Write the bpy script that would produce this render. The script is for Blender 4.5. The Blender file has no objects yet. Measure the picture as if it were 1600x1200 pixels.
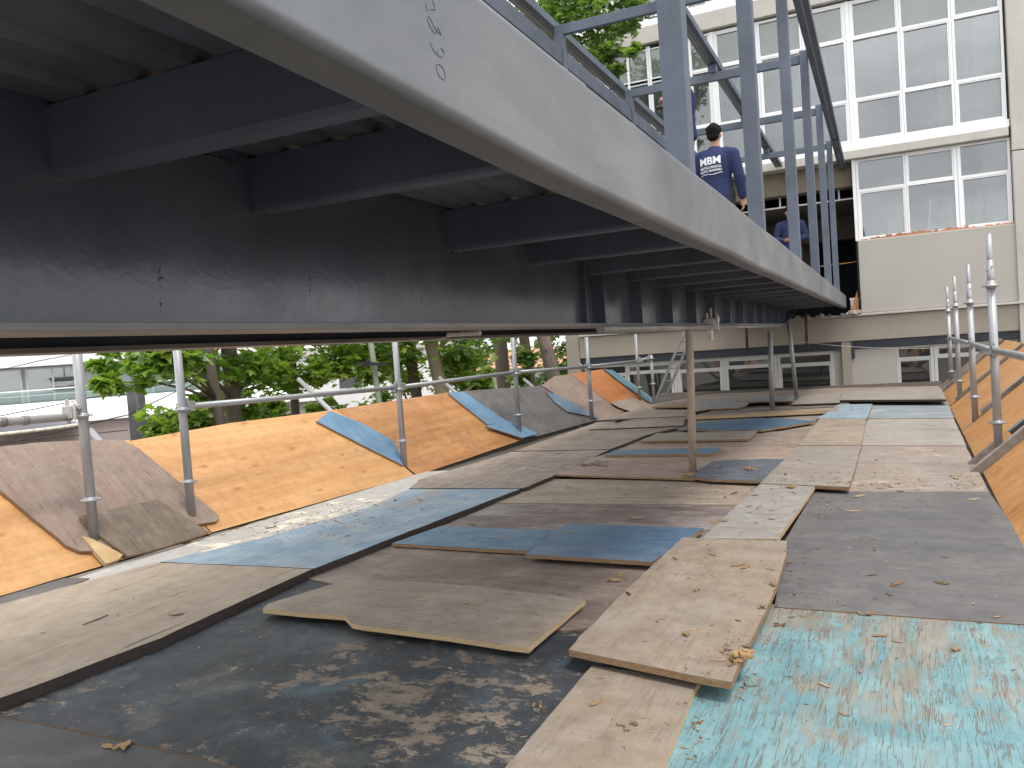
import bpy, bmesh, math, random
from mathutils import Vector, Matrix, noise as mnoise
from mathutils.bvhtree import BVHTree
random.seed(7)
S = bpy.context.scene
C = S.collection
R = math.radians

# ------------------------------------------------------------------ survey
# The site was surveyed from the photograph: camera 1.2 m above the deck,
# world Y runs along the footbridge, Z is up. Rows of RW are the world axes
# in camera axes; at() intersects a sight line with a real plane of the site.
RW = ((0.9083429, -0.04766691, -0.41550095),
      (0.41211122, -0.06725426, 0.90864801),
      (-0.07125665, -0.99659657, -0.04144586))
FPX, EYE = 1270.0, Vector((0, 0, 1.2))

def ray(px, py):
    c = (px - 800.0, py - 600.0, FPX)
    return Vector([sum(r[i] * c[i] for i in range(3)) for r in RW])

def on_plane(px, py, p0, n):
    d = ray(px, py)
    return EYE + d * ((p0 - EYE).dot(n) / d.dot(n))

def at_z(px, py, z): return on_plane(px, py, Vector((0, 0, z)), Vector((0, 0, 1)))
def at_x(px, py, x): return on_plane(px, py, Vector((x, 0, 0)), Vector((1, 0, 0)))
def at_y(px, py, y): return on_plane(px, py, Vector((0, y, 0)), Vector((0, 1, 0)))
def at_d(px, py, dist):
    d = ray(px, py); return EYE + d * (dist / math.hypot(d.x, d.y))

# ------------------------------------------------------------------ tagging
def tag(o, label=None, cat=None, group=None, kind=None):
    if label: o['label'] = label
    if cat: o['category'] = cat
    if group: o['group'] = group
    if kind: o['kind'] = kind
    return o

def empty(name, loc=(0, 0, 0), label=None, cat=None, group=None):
    o = bpy.data.objects.new(name, None); C.objects.link(o)
    o.location = loc; o.empty_display_size = .2
    return tag(o, label, cat, group)

def copy_tree(o, parent=None):
    c = o.copy(); C.objects.link(c)
    if parent: c.parent = parent
    for ch in list(o.children): copy_tree(ch, c)
    return c

# ------------------------------------------------------------------ mesh kit
class MB:
    def __init__(self): self.v = []; self.f = []; self.m = []; self.sm = []
    def add(self, vs, fs, mi=0, smooth=False):
        b = len(self.v); self.v += [tuple(p) for p in vs]
        for f in fs:
            self.f.append(tuple(b + i for i in f)); self.m.append(mi); self.sm.append(smooth)
    def box(self, lo, hi, mi=0):
        x0, y0, z0 = lo; x1, y1, z1 = hi
        self.add([(x0, y0, z0), (x1, y0, z0), (x1, y1, z0), (x0, y1, z0), (x0, y0, z1), (x1, y0, z1), (x1, y1, z1), (x0, y1, z1)],
                 [(3, 2, 1, 0), (4, 5, 6, 7), (0, 1, 5, 4), (1, 2, 6, 5), (2, 3, 7, 6), (3, 0, 4, 7)], mi)
    def frame(self, a, b):
        a = Vector(a); b = Vector(b); t = (b - a).normalized()
        u = t.cross(Vector((0, 0, 1)))
        if u.length < 1e-3: u = Vector((1, 0, 0))
        u.normalize(); return a, b, t, u, t.cross(u).normalized()
    def bar(self, a, b, w, h, mi=0):
        a, b, t, u, v = self.frame(a, b)
        vs = [p + u * (sx * w / 2) + v * (sy * h / 2) for p in (a, b) for sx, sy in ((-1, -1), (1, -1), (1, 1), (-1, 1))]
        self.add(vs, [(3, 2, 1, 0), (4, 5, 6, 7), (0, 1, 5, 4), (1, 2, 6, 5), (2, 3, 7, 6), (3, 0, 4, 7)], mi)
    def tube(self, a, b, r, r2=None, n=14, mi=0, cap=True):
        a, b, t, u, v = self.frame(a, b); r2 = r if r2 is None else r2
        vs = []
        for p, rr in ((a, r), (b, r2)):
            for i in range(n):
                q = 2 * math.pi * i / n; vs.append(p + u * (rr * math.cos(q)) + v * (rr * math.sin(q)))
        self.add(vs, [(i, i + n, (i + 1) % n + n, (i + 1) % n) for i in range(n)], mi, True)
        if cap: self.add(vs, [tuple(range(n)), tuple(reversed(range(n, 2 * n)))], mi)
    def path(self, pts, rad, n=8, mi=0):
        pts = [Vector(p) for p in pts]
        if not hasattr(rad, '__len__'): rad = [rad] * len(pts)
        vs = []
        for i, p in enumerate(pts):
            t = (pts[min(i + 1, len(pts) - 1)] - pts[max(i - 1, 0)]).normalized()
            u = t.cross(Vector((0, 0, 1)))
            if u.length < .05: u = t.cross(Vector((0, 1, 0)))
            u.normalize(); v = t.cross(u)
            for k in range(n):
                q = 2 * math.pi * k / n; vs.append(p + u * (rad[i] * math.cos(q)) + v * (rad[i] * math.sin(q)))
        fs = []
        for i in range(len(pts) - 1):
            for k in range(n):
                fs.append((i * n + k, (i + 1) * n + k, (i + 1) * n + (k + 1) % n, i * n + (k + 1) % n))
        self.add(vs, fs, mi, True)
        L = (len(pts) - 1) * n
        self.add(vs, [tuple(range(n)), tuple(reversed(range(L, L + n)))], mi)
    def prof(self, pts, y0, y1, mi=0, smooth=False, closed=True):
        """outline in x,z swept along y"""
        n = len(pts)
        vs = [(x, y0, z) for x, z in pts] + [(x, y1, z) for x, z in pts]
        m = n if closed else n - 1
        self.add(vs, [(i, (i + 1) % n, (i + 1) % n + n, i + n) for i in range(m)], mi, smooth)
        if closed: self.add(vs, [tuple(reversed(range(n))), tuple(range(n, 2 * n))], mi)
    def build(self, name, mats, parent=None, bevel=0, seg=2, loc=None):
        me = bpy.data.meshes.new(name)
        off = Vector(loc) if loc is not None else Vector((0, 0, 0))
        me.from_pydata([tuple(Vector(p) - off) for p in self.v], [], self.f)
        if not isinstance(mats, (list, tuple)): mats = [mats]
        for m in mats: me.materials.append(m)
        for p, mi, s in zip(me.polygons, self.m, self.sm): p.material_index = mi; p.use_smooth = s
        bm = bmesh.new(); bm.from_mesh(me)
        bmesh.ops.remove_doubles(bm, verts=bm.verts, dist=1e-5)
        bmesh.ops.recalc_face_normals(bm, faces=bm.faces)
        bm.to_mesh(me); bm.free(); me.update()
        o = bpy.data.objects.new(name, me); C.objects.link(o); o.location = off
        if parent:
            o.parent = parent
            o.location = off - world_loc(parent)
        if bevel:
            b = o.modifiers.new('bevel', 'BEVEL'); b.width = bevel; b.segments = seg; b.limit_method = 'ANGLE'; b.angle_limit = R(40)
        return o

def world_loc(o):
    v = Vector(o.location)
    while o.parent: o = o.parent; v += o.location
    return v

# ------------------------------------------------------------------ materials
class NT:
    def __init__(self, name):
        self.mat = bpy.data.materials.new(name); self.mat.use_nodes = True
        self.t = self.mat.node_tree; self.b = self.t.nodes['Principled BSDF']; self.out = self.t.nodes['Material Output']
    def n(self, typ, props=None, **inp):
        nd = self.t.nodes.new('ShaderNode' + typ)
        for k, v in (props or {}).items(): setattr(nd, k, v)
        for k, v in inp.items():
            key = int(k[1:]) if k[0] == 'i' and k[1:].isdigit() else k.replace('_', ' ')
            self.set(nd.inputs[key], v)
        return nd
    def set(self, sock, v):
        if isinstance(v, bpy.types.NodeSocket): self.t.links.new(v, sock)
        elif isinstance(v, bpy.types.Node): self.t.links.new(v.outputs[0], sock)
        else:
            if sock.type == 'RGBA' and len(v) == 3: v = (*v, 1)
            sock.default_value = v
    def math(self, op, a, b=0.0, clamp=False): return self.n('Math', dict(operation=op, use_clamp=clamp), i0=a, i1=b).outputs[0]
    def mix(self, f, a, b, mode='MIX'):
        m = self.n('MixRGB', dict(blend_type=mode), i0=f, i1=a, i2=b); return m.outputs[0]
    def ramp(self, f, stops, interp='LINEAR'):
        r = self.n('ValToRGB', i0=f); r.color_ramp.interpolation = interp
        e = r.color_ramp.elements
        while len(e) < len(stops): e.new(.5)
        for el, (p, c) in zip(e, stops):
            el.position = p; el.color = (c, c, c, 1) if not hasattr(c, '__len__') else (*c, 1)
        return r.outputs[0]
    def coords(self, scale=(1, 1, 1), rot=0):
        """object coordinates shifted by a random amount per object"""
        if not hasattr(self, 'oc'):
            tc = self.n('TexCoord'); oi = self.n('ObjectInfo')
            rnd = self.math('MULTIPLY', oi.outputs['Random'], 53.0)
            cx = self.n('CombineXYZ', X=rnd, Y=self.math('MULTIPLY', rnd, 1.7), Z=0.0)
            self.oc = self.n('VectorMath', dict(operation='ADD'), i0=tc.outputs['Object'], i1=cx).outputs[0]
        return self.n('Mapping', Vector=self.oc, Scale=scale, Rotation=(0, 0, rot)).outputs[0]
    def noise(self, vec, scale=1.0, detail=4.0, rough=.55, dist=0.0):
        return self.n('TexNoise', Vector=vec, Scale=scale, Detail=detail, Roughness=rough, Distortion=dist).outputs['Fac']
    def bump(self, h, strength=.3, dist=.01):
        return self.n('Bump', Height=h, Strength=strength, Distance=dist).outputs[0]
    def done(self, color=None, rough=None, metal=None, normal=None, spec=None, **kw):
        b = self.b
        if color is not None: self.set(b.inputs['Base Color'], color)
        if rough is not None: self.set(b.inputs['Roughness'], rough)
        if metal is not None: self.set(b.inputs['Metallic'], metal)
        if normal is not None: self.set(b.inputs['Normal'], normal)
        if spec is not None: self.set(b.inputs['Specular IOR Level'], spec)
        return self.mat

def wood(name, cols, grain='y', stain=(.10, .085, .07), stain_amt=.5, crack=.5, paint=None, cover=.5, pstretch=(1, 1), pscale=3.0,
         paint2=None, speck=.0, speck_col=(.62, .62, .60), tint=None, tint_amt=.0, bump=.5, rough=.8, knots=False, dots=.55, gs=1.0, ptex=.35, iso=.5, dust=.25):
    t = NT(name)
    g = (lambda a, b: (a * gs, b * gs, 1)) if grain == 'y' else (lambda a, b: (b * gs, a * gs, 1))
    n1 = t.noise(t.coords(g(14, 1.1)), 1.0, 6, .6, .5)
    n2 = t.noise(t.coords(g(60, 2.2)), 1.0, 4, .6)
    n3 = t.noise(t.coords((5, 5, 1)), 1.0, 9, .72, .2)
    gr = t.math('ADD', t.math('MULTIPLY', n1, .65 * (1 - iso)), t.math('ADD', t.math('MULTIPLY', n2, .35 * (1 - iso)), t.math('MULTIPLY', n3, iso)))
    col = t.ramp(gr, [(.36, cols[0]), (.5, cols[1]), (.63, cols[2])])
    big = t.noise(t.coords((1.5, 1.5, 1)), 1.0, 6, .68, .3)
    col = t.mix(t.math('MULTIPLY', t.ramp(big, [(.45, 0.0), (.68, 1.0)]), stain_amt), col, t.mix(.6, col, stain, 'MIX'))
    sm = t.noise(t.coords((2.3, 2.3, 1)), 1.0, 8, .7, .8)
    col = t.mix(t.math('MULTIPLY', t.ramp(sm, [(.50, 0.0), (.66, 1.0)]), dust), col, t.mix(.5, col, (.46, .43, .40)))
    med = t.noise(t.coords((11, 11, 1)), 1.0, 9, .78)
    col = t.mix(.55, col, t.ramp(med, [(.28, .5), (.52, 1.0), (.75, 1.22)]), 'MULTIPLY')
    if tint:
        tn = t.noise(t.coords(g(2.4, 1.0)), 1.3, 5, .7)
        col = t.mix(t.math('MULTIPLY', t.ramp(tn, [(.5, 0.0), (.62, 1.0)]), tint_amt), col, tint)
    if iso > .15:
        # sharp-edged old damp marks, thin grain lines and scuffs
        dm = t.noise(t.coords((1.1, 1.3, 1)), 1.0, 9, .66, 1.1)
        edge = t.math('ABSOLUTE', t.math('SUBTRACT', dm, .53))
        col = t.mix(t.math('MULTIPLY', t.ramp(dm, [(.525, 0.0), (.545, 1.0)]), .30 * stain_amt + .05), col, t.mix(.65, col, stain))
        col = t.mix(t.math('MULTIPLY', t.ramp(edge, [(.002, 1.0), (.016, 0.0)]), .22), col, t.mix(.7, col, stain))
        gl = t.noise(t.coords(g(38, 1.5)), 1.0, 3, .55, .3)
        gd = t.math('ABSOLUTE', t.math('SUBTRACT', gl, .5))
        gk = t.noise(t.coords(g(5, 3)), 1.0, 4, .65)
        col = t.mix(t.math('MULTIPLY', t.math('MULTIPLY', t.ramp(gd, [(.004, 1.0), (.02, 0.0)]), t.ramp(gk, [(.44, 0.0), (.56, 1.0)])), .38), col, t.mix(.75, col, (.06, .045, .035)))
        su = t.noise(t.coords((3, 40, 1), .9), 1.0, 4, .6, .3)
        col = t.mix(t.math('MULTIPLY', t.ramp(su, [(.66, 0.0), (.72, 1.0)]), .22), col, (.45, .42, .38))
    hgt = gr
    if knots:
        vo = t.n('TexVoronoi', dict(voronoi_dimensions='2D'), Vector=t.coords(g(3.4 / gs, 1.7 / gs)), Scale=1.0, Randomness=1.0).outputs['Distance']
        kn = t.ramp(vo, [(.012, 1.0), (.04, .6), (.10, 0.0)])
        col = t.mix(t.math('MULTIPLY', kn, .62), col, (.26, .085, .022))
        fl = t.noise(t.coords(g(34 / gs, 4 / gs)), 1.0, 3, .5, .8)
        col = t.mix(t.math('MULTIPLY', t.ramp(fl, [(.685, 0.0), (.74, 1.0)]), .5), col, (.30, .12, .04))
    pm = None
    if paint:
        pn = t.noise(t.coords((pscale * pstretch[0], pscale * pstretch[1], 1)), 1.0, 9, .68, .15)
        clus = t.noise(t.coords((.9, .9, 1)), 1.0, 3, .5)
        pv = t.math('ADD', t.math('ADD', pn, t.math('MULTIPLY', t.math('SUBTRACT', clus, .5), .5)), t.math('MULTIPLY', t.math('SUBTRACT', n2, .5), ptex))
        th = 1 - cover
        lo = .5 + (th - .5) * .55
        pm = t.ramp(pv, [(lo - .018, 0.0), (lo + .03, 1.0)])
        pc = paint
        pcv = t.noise(t.coords((4, 4, 1)), 1.0, 6, .7)
        pc = t.mix(t.ramp(pcv, [(.35, 0.0), (.65, 1.0)]), paint, paint2 or tuple(min(1, c * 1.35 + .015) for c in paint))
        pc = t.mix(.35, pc, t.ramp(t.noise(t.coords(g(40, 3)), 1.0, 4), [(.3, .6), (.6, 1.05)]), 'MULTIPLY')
        col = t.mix(pm, col, pc)
    if crack > 0:
        cr = t.noise(t.coords(g(34, 1.6)), 1.0, 5, .6, .6)
        cm = t.ramp(cr, [(.335, 1.0), (.375, 0.0)])
        col = t.mix(t.math('MULTIPLY', cm, crack), col, (.045, .036, .03))
        hgt = t.math('SUBTRACT', hgt, t.math('MULTIPLY', cm, .6))
    # dirt dots and pale droppings
    dn = t.noise(t.coords((38, 38, 1)), 1.0, 3, .6)
    col = t.mix(t.math('MULTIPLY', t.ramp(dn, [(.27, 1.0), (.32, 0.0)]), dots), col, (.06, .05, .045))
    if speck > 0:
        sn = t.noise(t.coords((16, 16, 1)), 1.0, 6, .72)
        col = t.mix(t.math('MULTIPLY', t.ramp(sn, [(.655, 0.0), (.68, 1.0)]), speck), col, speck_col)
    if pm is not None: hgt = t.math('ADD', hgt, t.math('MULTIPLY', pm, .35))
    hgt = t.math('ADD', hgt, t.math('MULTIPLY', med, .3))
    rg = t.ramp(med, [(.3, max(.1, rough - .15)), (.7, min(1, rough + .12))])
    t.done(col, rg, normal=t.bump(hgt, bump, .006), spec=.3)
    return t.mat

def ply_edge(name, a, b):
    t = NT(name)
    tc = t.n('TexCoord').outputs['Object']
    z = t.n('SeparateXYZ', Vector=tc).outputs['Z']
    w = t.math('SINE', t.math('MULTIPLY', z, 1300.0))
    n = t.noise(t.coords((30, 30, 200)), 1.0, 4, .6)
    f = t.math('ADD', t.math('MULTIPLY', w, .3), n)
    return t.done(t.ramp(f, [(.3, a), (.7, b)]), .85, normal=t.bump(n, .6, .004))

def paint_steel(name, col, rough=.5, dirt=(.09, .06, .045), dirt_amt=.25, metal=0.0, vary=.25, spec=.5, streak=True, ss=(7, 7, .8)):
    t = NT(name)
    a = t.noise(t.coords((1.6, 1.6, 1.6)), 1.0, 6, .65)
    c = t.mix(t.ramp(a, [(.35, 0.0), (.7, 1.0)]), tuple(x * (1 - vary) for x in col), tuple(min(1, x * (1 + vary)) for x in col))
    s = t.noise(t.coords(ss), 1.0, 6, .7)
    c = t.mix(t.math('MULTIPLY', t.ramp(s, [(.56, 0.0), (.74, 1.0)]), dirt_amt), c, dirt)
    f = t.noise(t.coords((60, 60, 60)), 1.0, 4, .7)
    r = t.math('ADD', t.math('MULTIPLY', t.ramp(s, [(.3, 0.0), (.7, 1.0)]), .18), rough - .08)
    h = t.math('ADD', t.math('MULTIPLY', a, 1.0), t.math('MULTIPLY', f, .06))
    return t.done(c, r, metal, t.bump(h, .12, .03), spec)

def fascia_mat():
    t = NT('primer_grey_fascia')
    a = t.noise(t.coords((.9, .9, 2.2)), 1.0, 5, .55, .6)
    c = t.ramp(a, [(.28, (.075, .083, .094)), (.47, (.125, .136, .150)), (.66, (.178, .188, .198))])
    f = t.noise(t.coords((14, 14, 9)), 1.0, 8, .75)
    c = t.mix(.3, c, t.ramp(f, [(.3, .6), (.55, 1.0)]), 'MULTIPLY')
    sm = t.noise(t.coords((2.2, 2.2, 1.4)), 1.0, 6, .65, 1.0)
    c = t.mix(t.math('MULTIPLY', t.ramp(sm, [(.60, 0.0), (.70, 1.0)]), .35), c, (.095, .095, .10))
    # rusty scuffs along the lower lip
    z = t.n('SeparateXYZ', Vector=t.n('TexCoord').outputs['Object']).outputs['Z']
    lip = t.math('SUBTRACT', 1.0, t.math('MULTIPLY', t.math('ABSOLUTE', t.math('SUBTRACT', z, .308)), 38.0), True)
    rn = t.noise(t.coords((6, 3, 6)), 1.0, 8, .75)
    c = t.mix(t.math('MULTIPLY', t.math('MULTIPLY', lip, t.ramp(rn, [(.36, 0.0), (.58, 1.0)])), .8), c, (.105, .078, .066))
    sp = t.noise(t.coords((45, 45, 45)), 1.0, 3, .6)
    c = t.mix(t.math('MULTIPLY', t.ramp(sp, [(.735, 0.0), (.76, 1.0)]), .5), c, (.42, .43, .44))
    h = t.math('ADD', a, t.math('MULTIPLY', f, .05))
    return t.done(c, t.math('ADD', t.math('MULTIPLY', f, .3), .28), 0.0, t.bump(h, .22, .04), .5)
def turq_mat():
    t = NT('turquoise_crackled_paint')
    w1 = t.noise(t.coords((16, 2.2, 1)), 1.0, 7, .68, .4)
    base = t.ramp(w1, [(.35, (.165, .145, .115)), (.5, (.235, .205, .165)), (.65, (.29, .26, .215))])
    pc = t.noise(t.coords((3, 3, 1)), 1.0, 8, .72, .3)
    paint = t.ramp(pc, [(.32, (.105, .235, .275)), (.5, (.16, .30, .33)), (.66, (.235, .355, .365))])
    fine = t.noise(t.coords((40, 9, 1)), 1.0, 6, .7)
    paint = t.mix(.45, paint, t.ramp(fine, [(.3, .62), (.55, 1.05)]), 'MULTIPLY')
    big = t.noise(t.coords((1.5, .55, 1)), 1.0, 6, .6, .5)
    tex = t.noise(t.coords((22, 4.5, 1)), 1.0, 9, .78, .3)
    wear = t.math('ADD', t.math('MULTIPLY', big, .75), t.math('MULTIPLY', tex, .55))
    m = t.math('MULTIPLY', t.ramp(wear, [(.64, 0.0), (.72, .88)]), 1.0)
    col = t.mix(m, paint, base)
    # fine upright cracks: thin contour lines of stretched noise
    c1 = t.noise(t.coords((46, 3.0, 1)), 1.0, 3, .55, .25)
    rid = t.math('ABSOLUTE', t.math('SUBTRACT', c1, .5))
    brk = t.noise(t.coords((9, 6, 1)), 1.0, 5, .7)
    line = t.math('MULTIPLY', t.ramp(rid, [(.006, 1.0), (.022, 0.0)]), t.ramp(brk, [(.40, 0.0), (.52, 1.0)]))
    col = t.mix(t.math('MULTIPLY', line, .8), col, (.15, .125, .10))
    gm = t.noise(t.coords((2, 1.4, 1)), 1.0, 7, .7)
    col = t.mix(t.math('MULTIPLY', t.ramp(gm, [(.5, 0.0), (.7, 1.0)]), .35), col, (.22, .22, .21))
    h = t.math('ADD', t.math('MULTIPLY', tex, .5), t.math('SUBTRACT', t.math('MULTIPLY', m, -.3), t.math('MULTIPLY', line, .5)))
    return t.done(col, .78, normal=t.bump(h, .7, .005), spec=.3)
def peel_mat():
    t = NT('scabbed_black_paint')
    w1 = t.noise(t.coords((4, 10, 1)), 1.0, 7, .65)
    base = t.ramp(w1, [(.35, (.17, .135, .105)), (.5, (.225, .182, .142)), (.65, (.275, .23, .185))])
    pn = t.noise(t.coords((4.6, 6.0, 1)), 1.0, 14, .82, .15)
    d = t.noise(t.coords((7, 9, 1)), 1.0, 10, .8)
    k1 = t.ramp(t.noise(t.coords((3.1, 3.1, 1)), 1.0, 7, .7), [(.3, (.026, .030, .036)), (.5, (.042, .048, .056)), (.7, (.075, .085, .094))])
    paint = t.mix(.4, k1, t.ramp(d, [(.3, .6), (.6, 1.15)]), 'MULTIPLY')
    bl = t.noise(t.coords((1.8, 2.4, 1)), 1.0, 8, .7, .4)
    paint = t.mix(t.math('MULTIPLY', t.ramp(bl, [(.56, 0.0), (.66, 1.0)]), .5), paint, (.085, .15, .20))
    paint = t.mix(t.math('MULTIPLY', t.ramp(t.noise(t.coords((2.6, 2.0, 1)), 1.0, 8, .7, .6), [(.55, 0.0), (.70, 1.0)]), .55), paint, (.19, .195, .18))
    clus = t.noise(t.coords((.8, 1.1, 1)), 1.0, 2, .5)
    wear = t.math('ADD', t.math('MULTIPLY', pn, .72), t.math('ADD', t.math('MULTIPLY', clus, .22), t.math('MULTIPLY', d, .14)))
    m = t.ramp(wear, [(.570, 0.0), (.582, .85), (.625, 1.0)])
    col = t.mix(m, paint, base)
    sp = t.noise(t.coords((20, 20, 1)), 1.0, 6, .75)
    col = t.mix(t.math('MULTIPLY', t.ramp(sp, [(.65, 0.0), (.68, 1.0)]), .6), col, (.33, .37, .385))
    sc = t.noise(t.coords((2, 55, 1), .5), 1.0, 4, .6)
    col = t.mix(t.math('MULTIPLY', t.ramp(sc, [(.66, 0.0), (.71, 1.0)]), .3), col, (.25, .26, .26))
    h = t.math('ADD', t.math('MULTIPLY', m, -.35), t.math('MULTIPLY', d, .5))
    return t.done(col, t.ramp(d, [(.3, .5), (.7, .8)]), normal=t.bump(h, .5, .005), spec=.35)

def plaster(name, col, var=.12, rough=.9, stain=(.2, .18, .15), stain_amt=.25, bump=.25):
    t = NT(name)
    a = t.noise(t.coords((.7, .7, .7)), 1.0, 7, .65)
    c = t.mix(t.ramp(a, [(.3, 0.0), (.7, 1.0)]), tuple(x * (1 - var) for x in col), tuple(min(1, x * (1 + var)) for x in col))
    s = t.noise(t.coords((3, 3, .5)), 1.0, 7, .7)
    c = t.mix(t.math('MULTIPLY', t.ramp(s, [(.53, 0.0), (.75, 1.0)]), stain_amt), c, stain)
    f = t.noise(t.coords((40, 40, 40)), 1.0, 5, .7)
    return t.done(c, rough, normal=t.bump(f, bump, .006), spec=.25)

def plain(name, col, rough=.6, metal=0.0, spec=.4, var=.15, sc=8):
    t = NT(name)
    a = t.noise(t.coords((sc, sc, sc)), 1.0, 5, .6)
    c = t.mix(a, tuple(x * (1 - var) for x in col), tuple(min(1, x * (1 + var)) for x in col))
    return t.done(c, rough, metal, spec=spec)

def glass(name, tint=(.75, .8, .8), dust=.25, dust_col=(.6, .62, .6), refl=.08):
    t = NT(name); N = t.t.nodes; N.remove(t.b)
    tr = t.n('BsdfTransparent', Color=tint); gl = t.n('BsdfGlossy', Color=(.95, .97, 1), Roughness=.02)
    df = t.n('BsdfDiffuse', Color=dust_col)
    fr = t.n('Fresnel', IOR=1.55)
    d = t.noise(t.coords((2.5, 2.5, 1.2)), 1.0, 6, .65)
    m1 = t.n('MixShader', i0=t.math('MULTIPLY', t.ramp(d, [(.25, .85), (.75, 1.0)]), dust), i1=tr.outputs[0], i2=df.outputs[0])
    m2 = t.n('MixShader', i0=t.math('ADD', fr.outputs[0], refl, True), i1=m1.outputs[0], i2=gl.outputs[0])
    t.t.links.new(m2.outputs[0], t.out.inputs[0]); return t.mat

def leafmat(name, cols, trans=.5):
    t = NT(name); t.t.nodes.remove(t.b)
    g = t.n('NewGeometry'); r = g.outputs['Random Per Island']
    c = t.ramp(r, [(.05, cols[0]), (.42, cols[1]), (.88, cols[2])])
    v = t.noise(t.coords((30, 30, 30)), 1.0, 3)
    c = t.mix(.4, c, t.ramp(v, [(.3, .7), (.7, 1.15)]), 'MULTIPLY')
    d = t.n('BsdfDiffuse', Color=c); tl = t.n('BsdfTranslucent', Color=t.mix(.5, c, (.25, .42, .02)))
    gl = t.n('BsdfGlossy', Color=(1, 1, 1), Roughness=.35)
    m = t.n('MixShader', i0=trans, i1=d.outputs[0], i2=tl.outputs[0])
    m2 = t.n('MixShader', i0=.05, i1=m.outputs[0], i2=gl.outputs[0])
    t.t.links.new(m2.outputs[0], t.out.inputs[0]); return t.mat

M = {}
# timber
M['beige'] = wood('beige_plywood', [(.30, .25, .19), (.345, .285, .22), (.385, .325, .255)], 'y', stain_amt=.35, crack=.75, stain=(.19, .15, .12))
M['beige_fine'] = wood('sanded_beige_plywood', [(.225, .178, .138), (.275, .222, .176), (.32, .265, .213)], 'y', stain_amt=.55, crack=.1, stain=(.25, .19, .125), bump=.25, speck=.15, iso=.8, dust=.4, tint=(.24, .25, .25), tint_amt=.25)
M['beige_lap'] = wood('worn_beige_plywood', [(.25, .205, .165), (.31, .26, .212), (.355, .305, .255)], 'x', stain_amt=.55, crack=.2, stain=(.18, .145, .115), bump=.3, iso=.75, dust=.4)
M['black'] = wood('black_phenolic_sheet', [(.050, .052, .057), (.066, .068, .072), (.085, .086, .09)], 'x', stain_amt=.3, stain=(.11, .105, .1), crack=.05, rough=.62, bump=.15, speck=.08)
M['charcoal'] = wood('charcoal_painted_sheet', [(.092, .091, .095), (.113, .112, .116), (.138, .136, .139)], 'x', stain_amt=.5, stain=(.20, .185, .175), crack=.06, rough=.7, speck=.7, speck_col=(.30, .29, .285), bump=.2, gs=.8, iso=.55, dust=.15)
M['charcoal_slope'] = wood('charcoal_slope_sheet', [(.085, .082, .083), (.11, .106, .105), (.14, .135, .132)], 'y', stain_amt=.5, stain=(.16, .15, .14), crack=.08, rough=.7, speck=.12, bump=.2)
M['brown'] = wood('weathered_brown_ply', [(.165, .125, .105), (.235, .185, .155), (.30, .245, .21)], 'x', stain=(.07, .055, .05), stain_amt=.8, crack=.35, tint=(.33, .29, .27), tint_amt=.4)
M['purple'] = wood('purple_brown_ply', [(.15, .115, .105), (.225, .18, .165), (.31, .265, .25)], 'x', stain=(.065, .052, .05), stain_amt=.9, crack=.4, tint=(.36, .33, .33), tint_amt=.6)
M['tan'] = wood('cracked_tan_ply', [(.22, .17, .13), (.31, .25, .20), (.38, .32, .26)], 'x', stain_amt=.35, crack=.9, stain=(.16, .12, .09), tint=(.43, .38, .30), tint_amt=.4)
M['pink'] = wood('pinkish_ply', [(.26, .185, .15), (.35, .27, .225), (.40, .33, .285)], 'x', stain_amt=.5, crack=.5, stain=(.15, .11, .09), tint=(.38, .24, .19), tint_amt=.35)
M['grey_tan'] = wood('grey_tan_ply', [(.20, .155, .125), (.285, .23, .19), (.36, .30, .255)], 'x', stain_amt=.7, crack=.5, stain=(.12, .095, .08))
M['left_brown'] = wood('left_row_brown_ply', [(.20, .155, .125), (.29, .235, .195), (.37, .31, .265)], 'y', stain_amt=.75, crack=.6, stain=(.13, .105, .09), tint=(.36, .31, .27), tint_amt=.4)
M['chip'] = wood('grey_strandboard', [(.22, .21, .198), (.285, .272, .255), (.35, .333, .312)], 'x', stain_amt=.3, crack=.35, stain=(.25, .22, .18), gs=1.8, bump=.7)
M['greybeige'] = wood('grey_beige_ply', [(.215, .19, .165), (.27, .24, .21), (.325, .292, .26)], 'x', stain_amt=.5, crack=.3, stain=(.25, .21, .17))
M['pinkbeige'] = wood('stained_pink_beige_ply', [(.225, .19, .16), (.29, .25, .218), (.35, .31, .272)], 'x', stain_amt=.6, crack=.55, stain=(.30, .22, .18), paint=(.56, .50, .39), cover=.22, pscale=2.2, pstretch=(.7, 1.5), speck=.1)
M['palebeige'] = wood('pale_weathered_ply', [(.255, .232, .21), (.31, .286, .26), (.365, .34, .312)], 'x', stain_amt=.5, crack=.4, stain=(.31, .26, .21))
M['blue_wash'] = wood('washed_blue_paint', [(.29, .25, .21), (.35, .31, .27), (.42, .38, .33)], 'y', paint=(.17, .255, .335), paint2=(.30, .365, .40), cover=.74, pscale=1.8, pstretch=(2.2, .7), crack=.3, ptex=.8, speck=.15, speck_col=(.52, .49, .42))
M['blue_flat'] = wood('blue_formwork_face', [(.066, .125, .20), (.082, .150, .235), (.105, .18, .27)], 'x', stain_amt=.45, stain=(.16, .21, .26), crack=.03, rough=.55, bump=.12, speck=.1, speck_col=(.4, .38, .33))
M['blue_worn'] = wood('worn_blue_face', [(.20, .19, .18), (.26, .25, .235), (.30, .29, .28)], 'x', paint=(.095, .17, .25), paint2=(.17, .25, .32), cover=.80, pscale=2.4, pstretch=(.6, 2.4), crack=.25, speck=.15, ptex=.7)
M['blue_slope'] = wood('faded_blue_strip', [(.22, .21, .2), (.28, .27, .25), (.33, .32, .3)], 'x', paint=(.105, .205, .315), paint2=(.17, .28, .39), cover=.86, pscale=3, crack=.1, speck=.3, speck_col=(.45, .38, .3))
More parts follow.
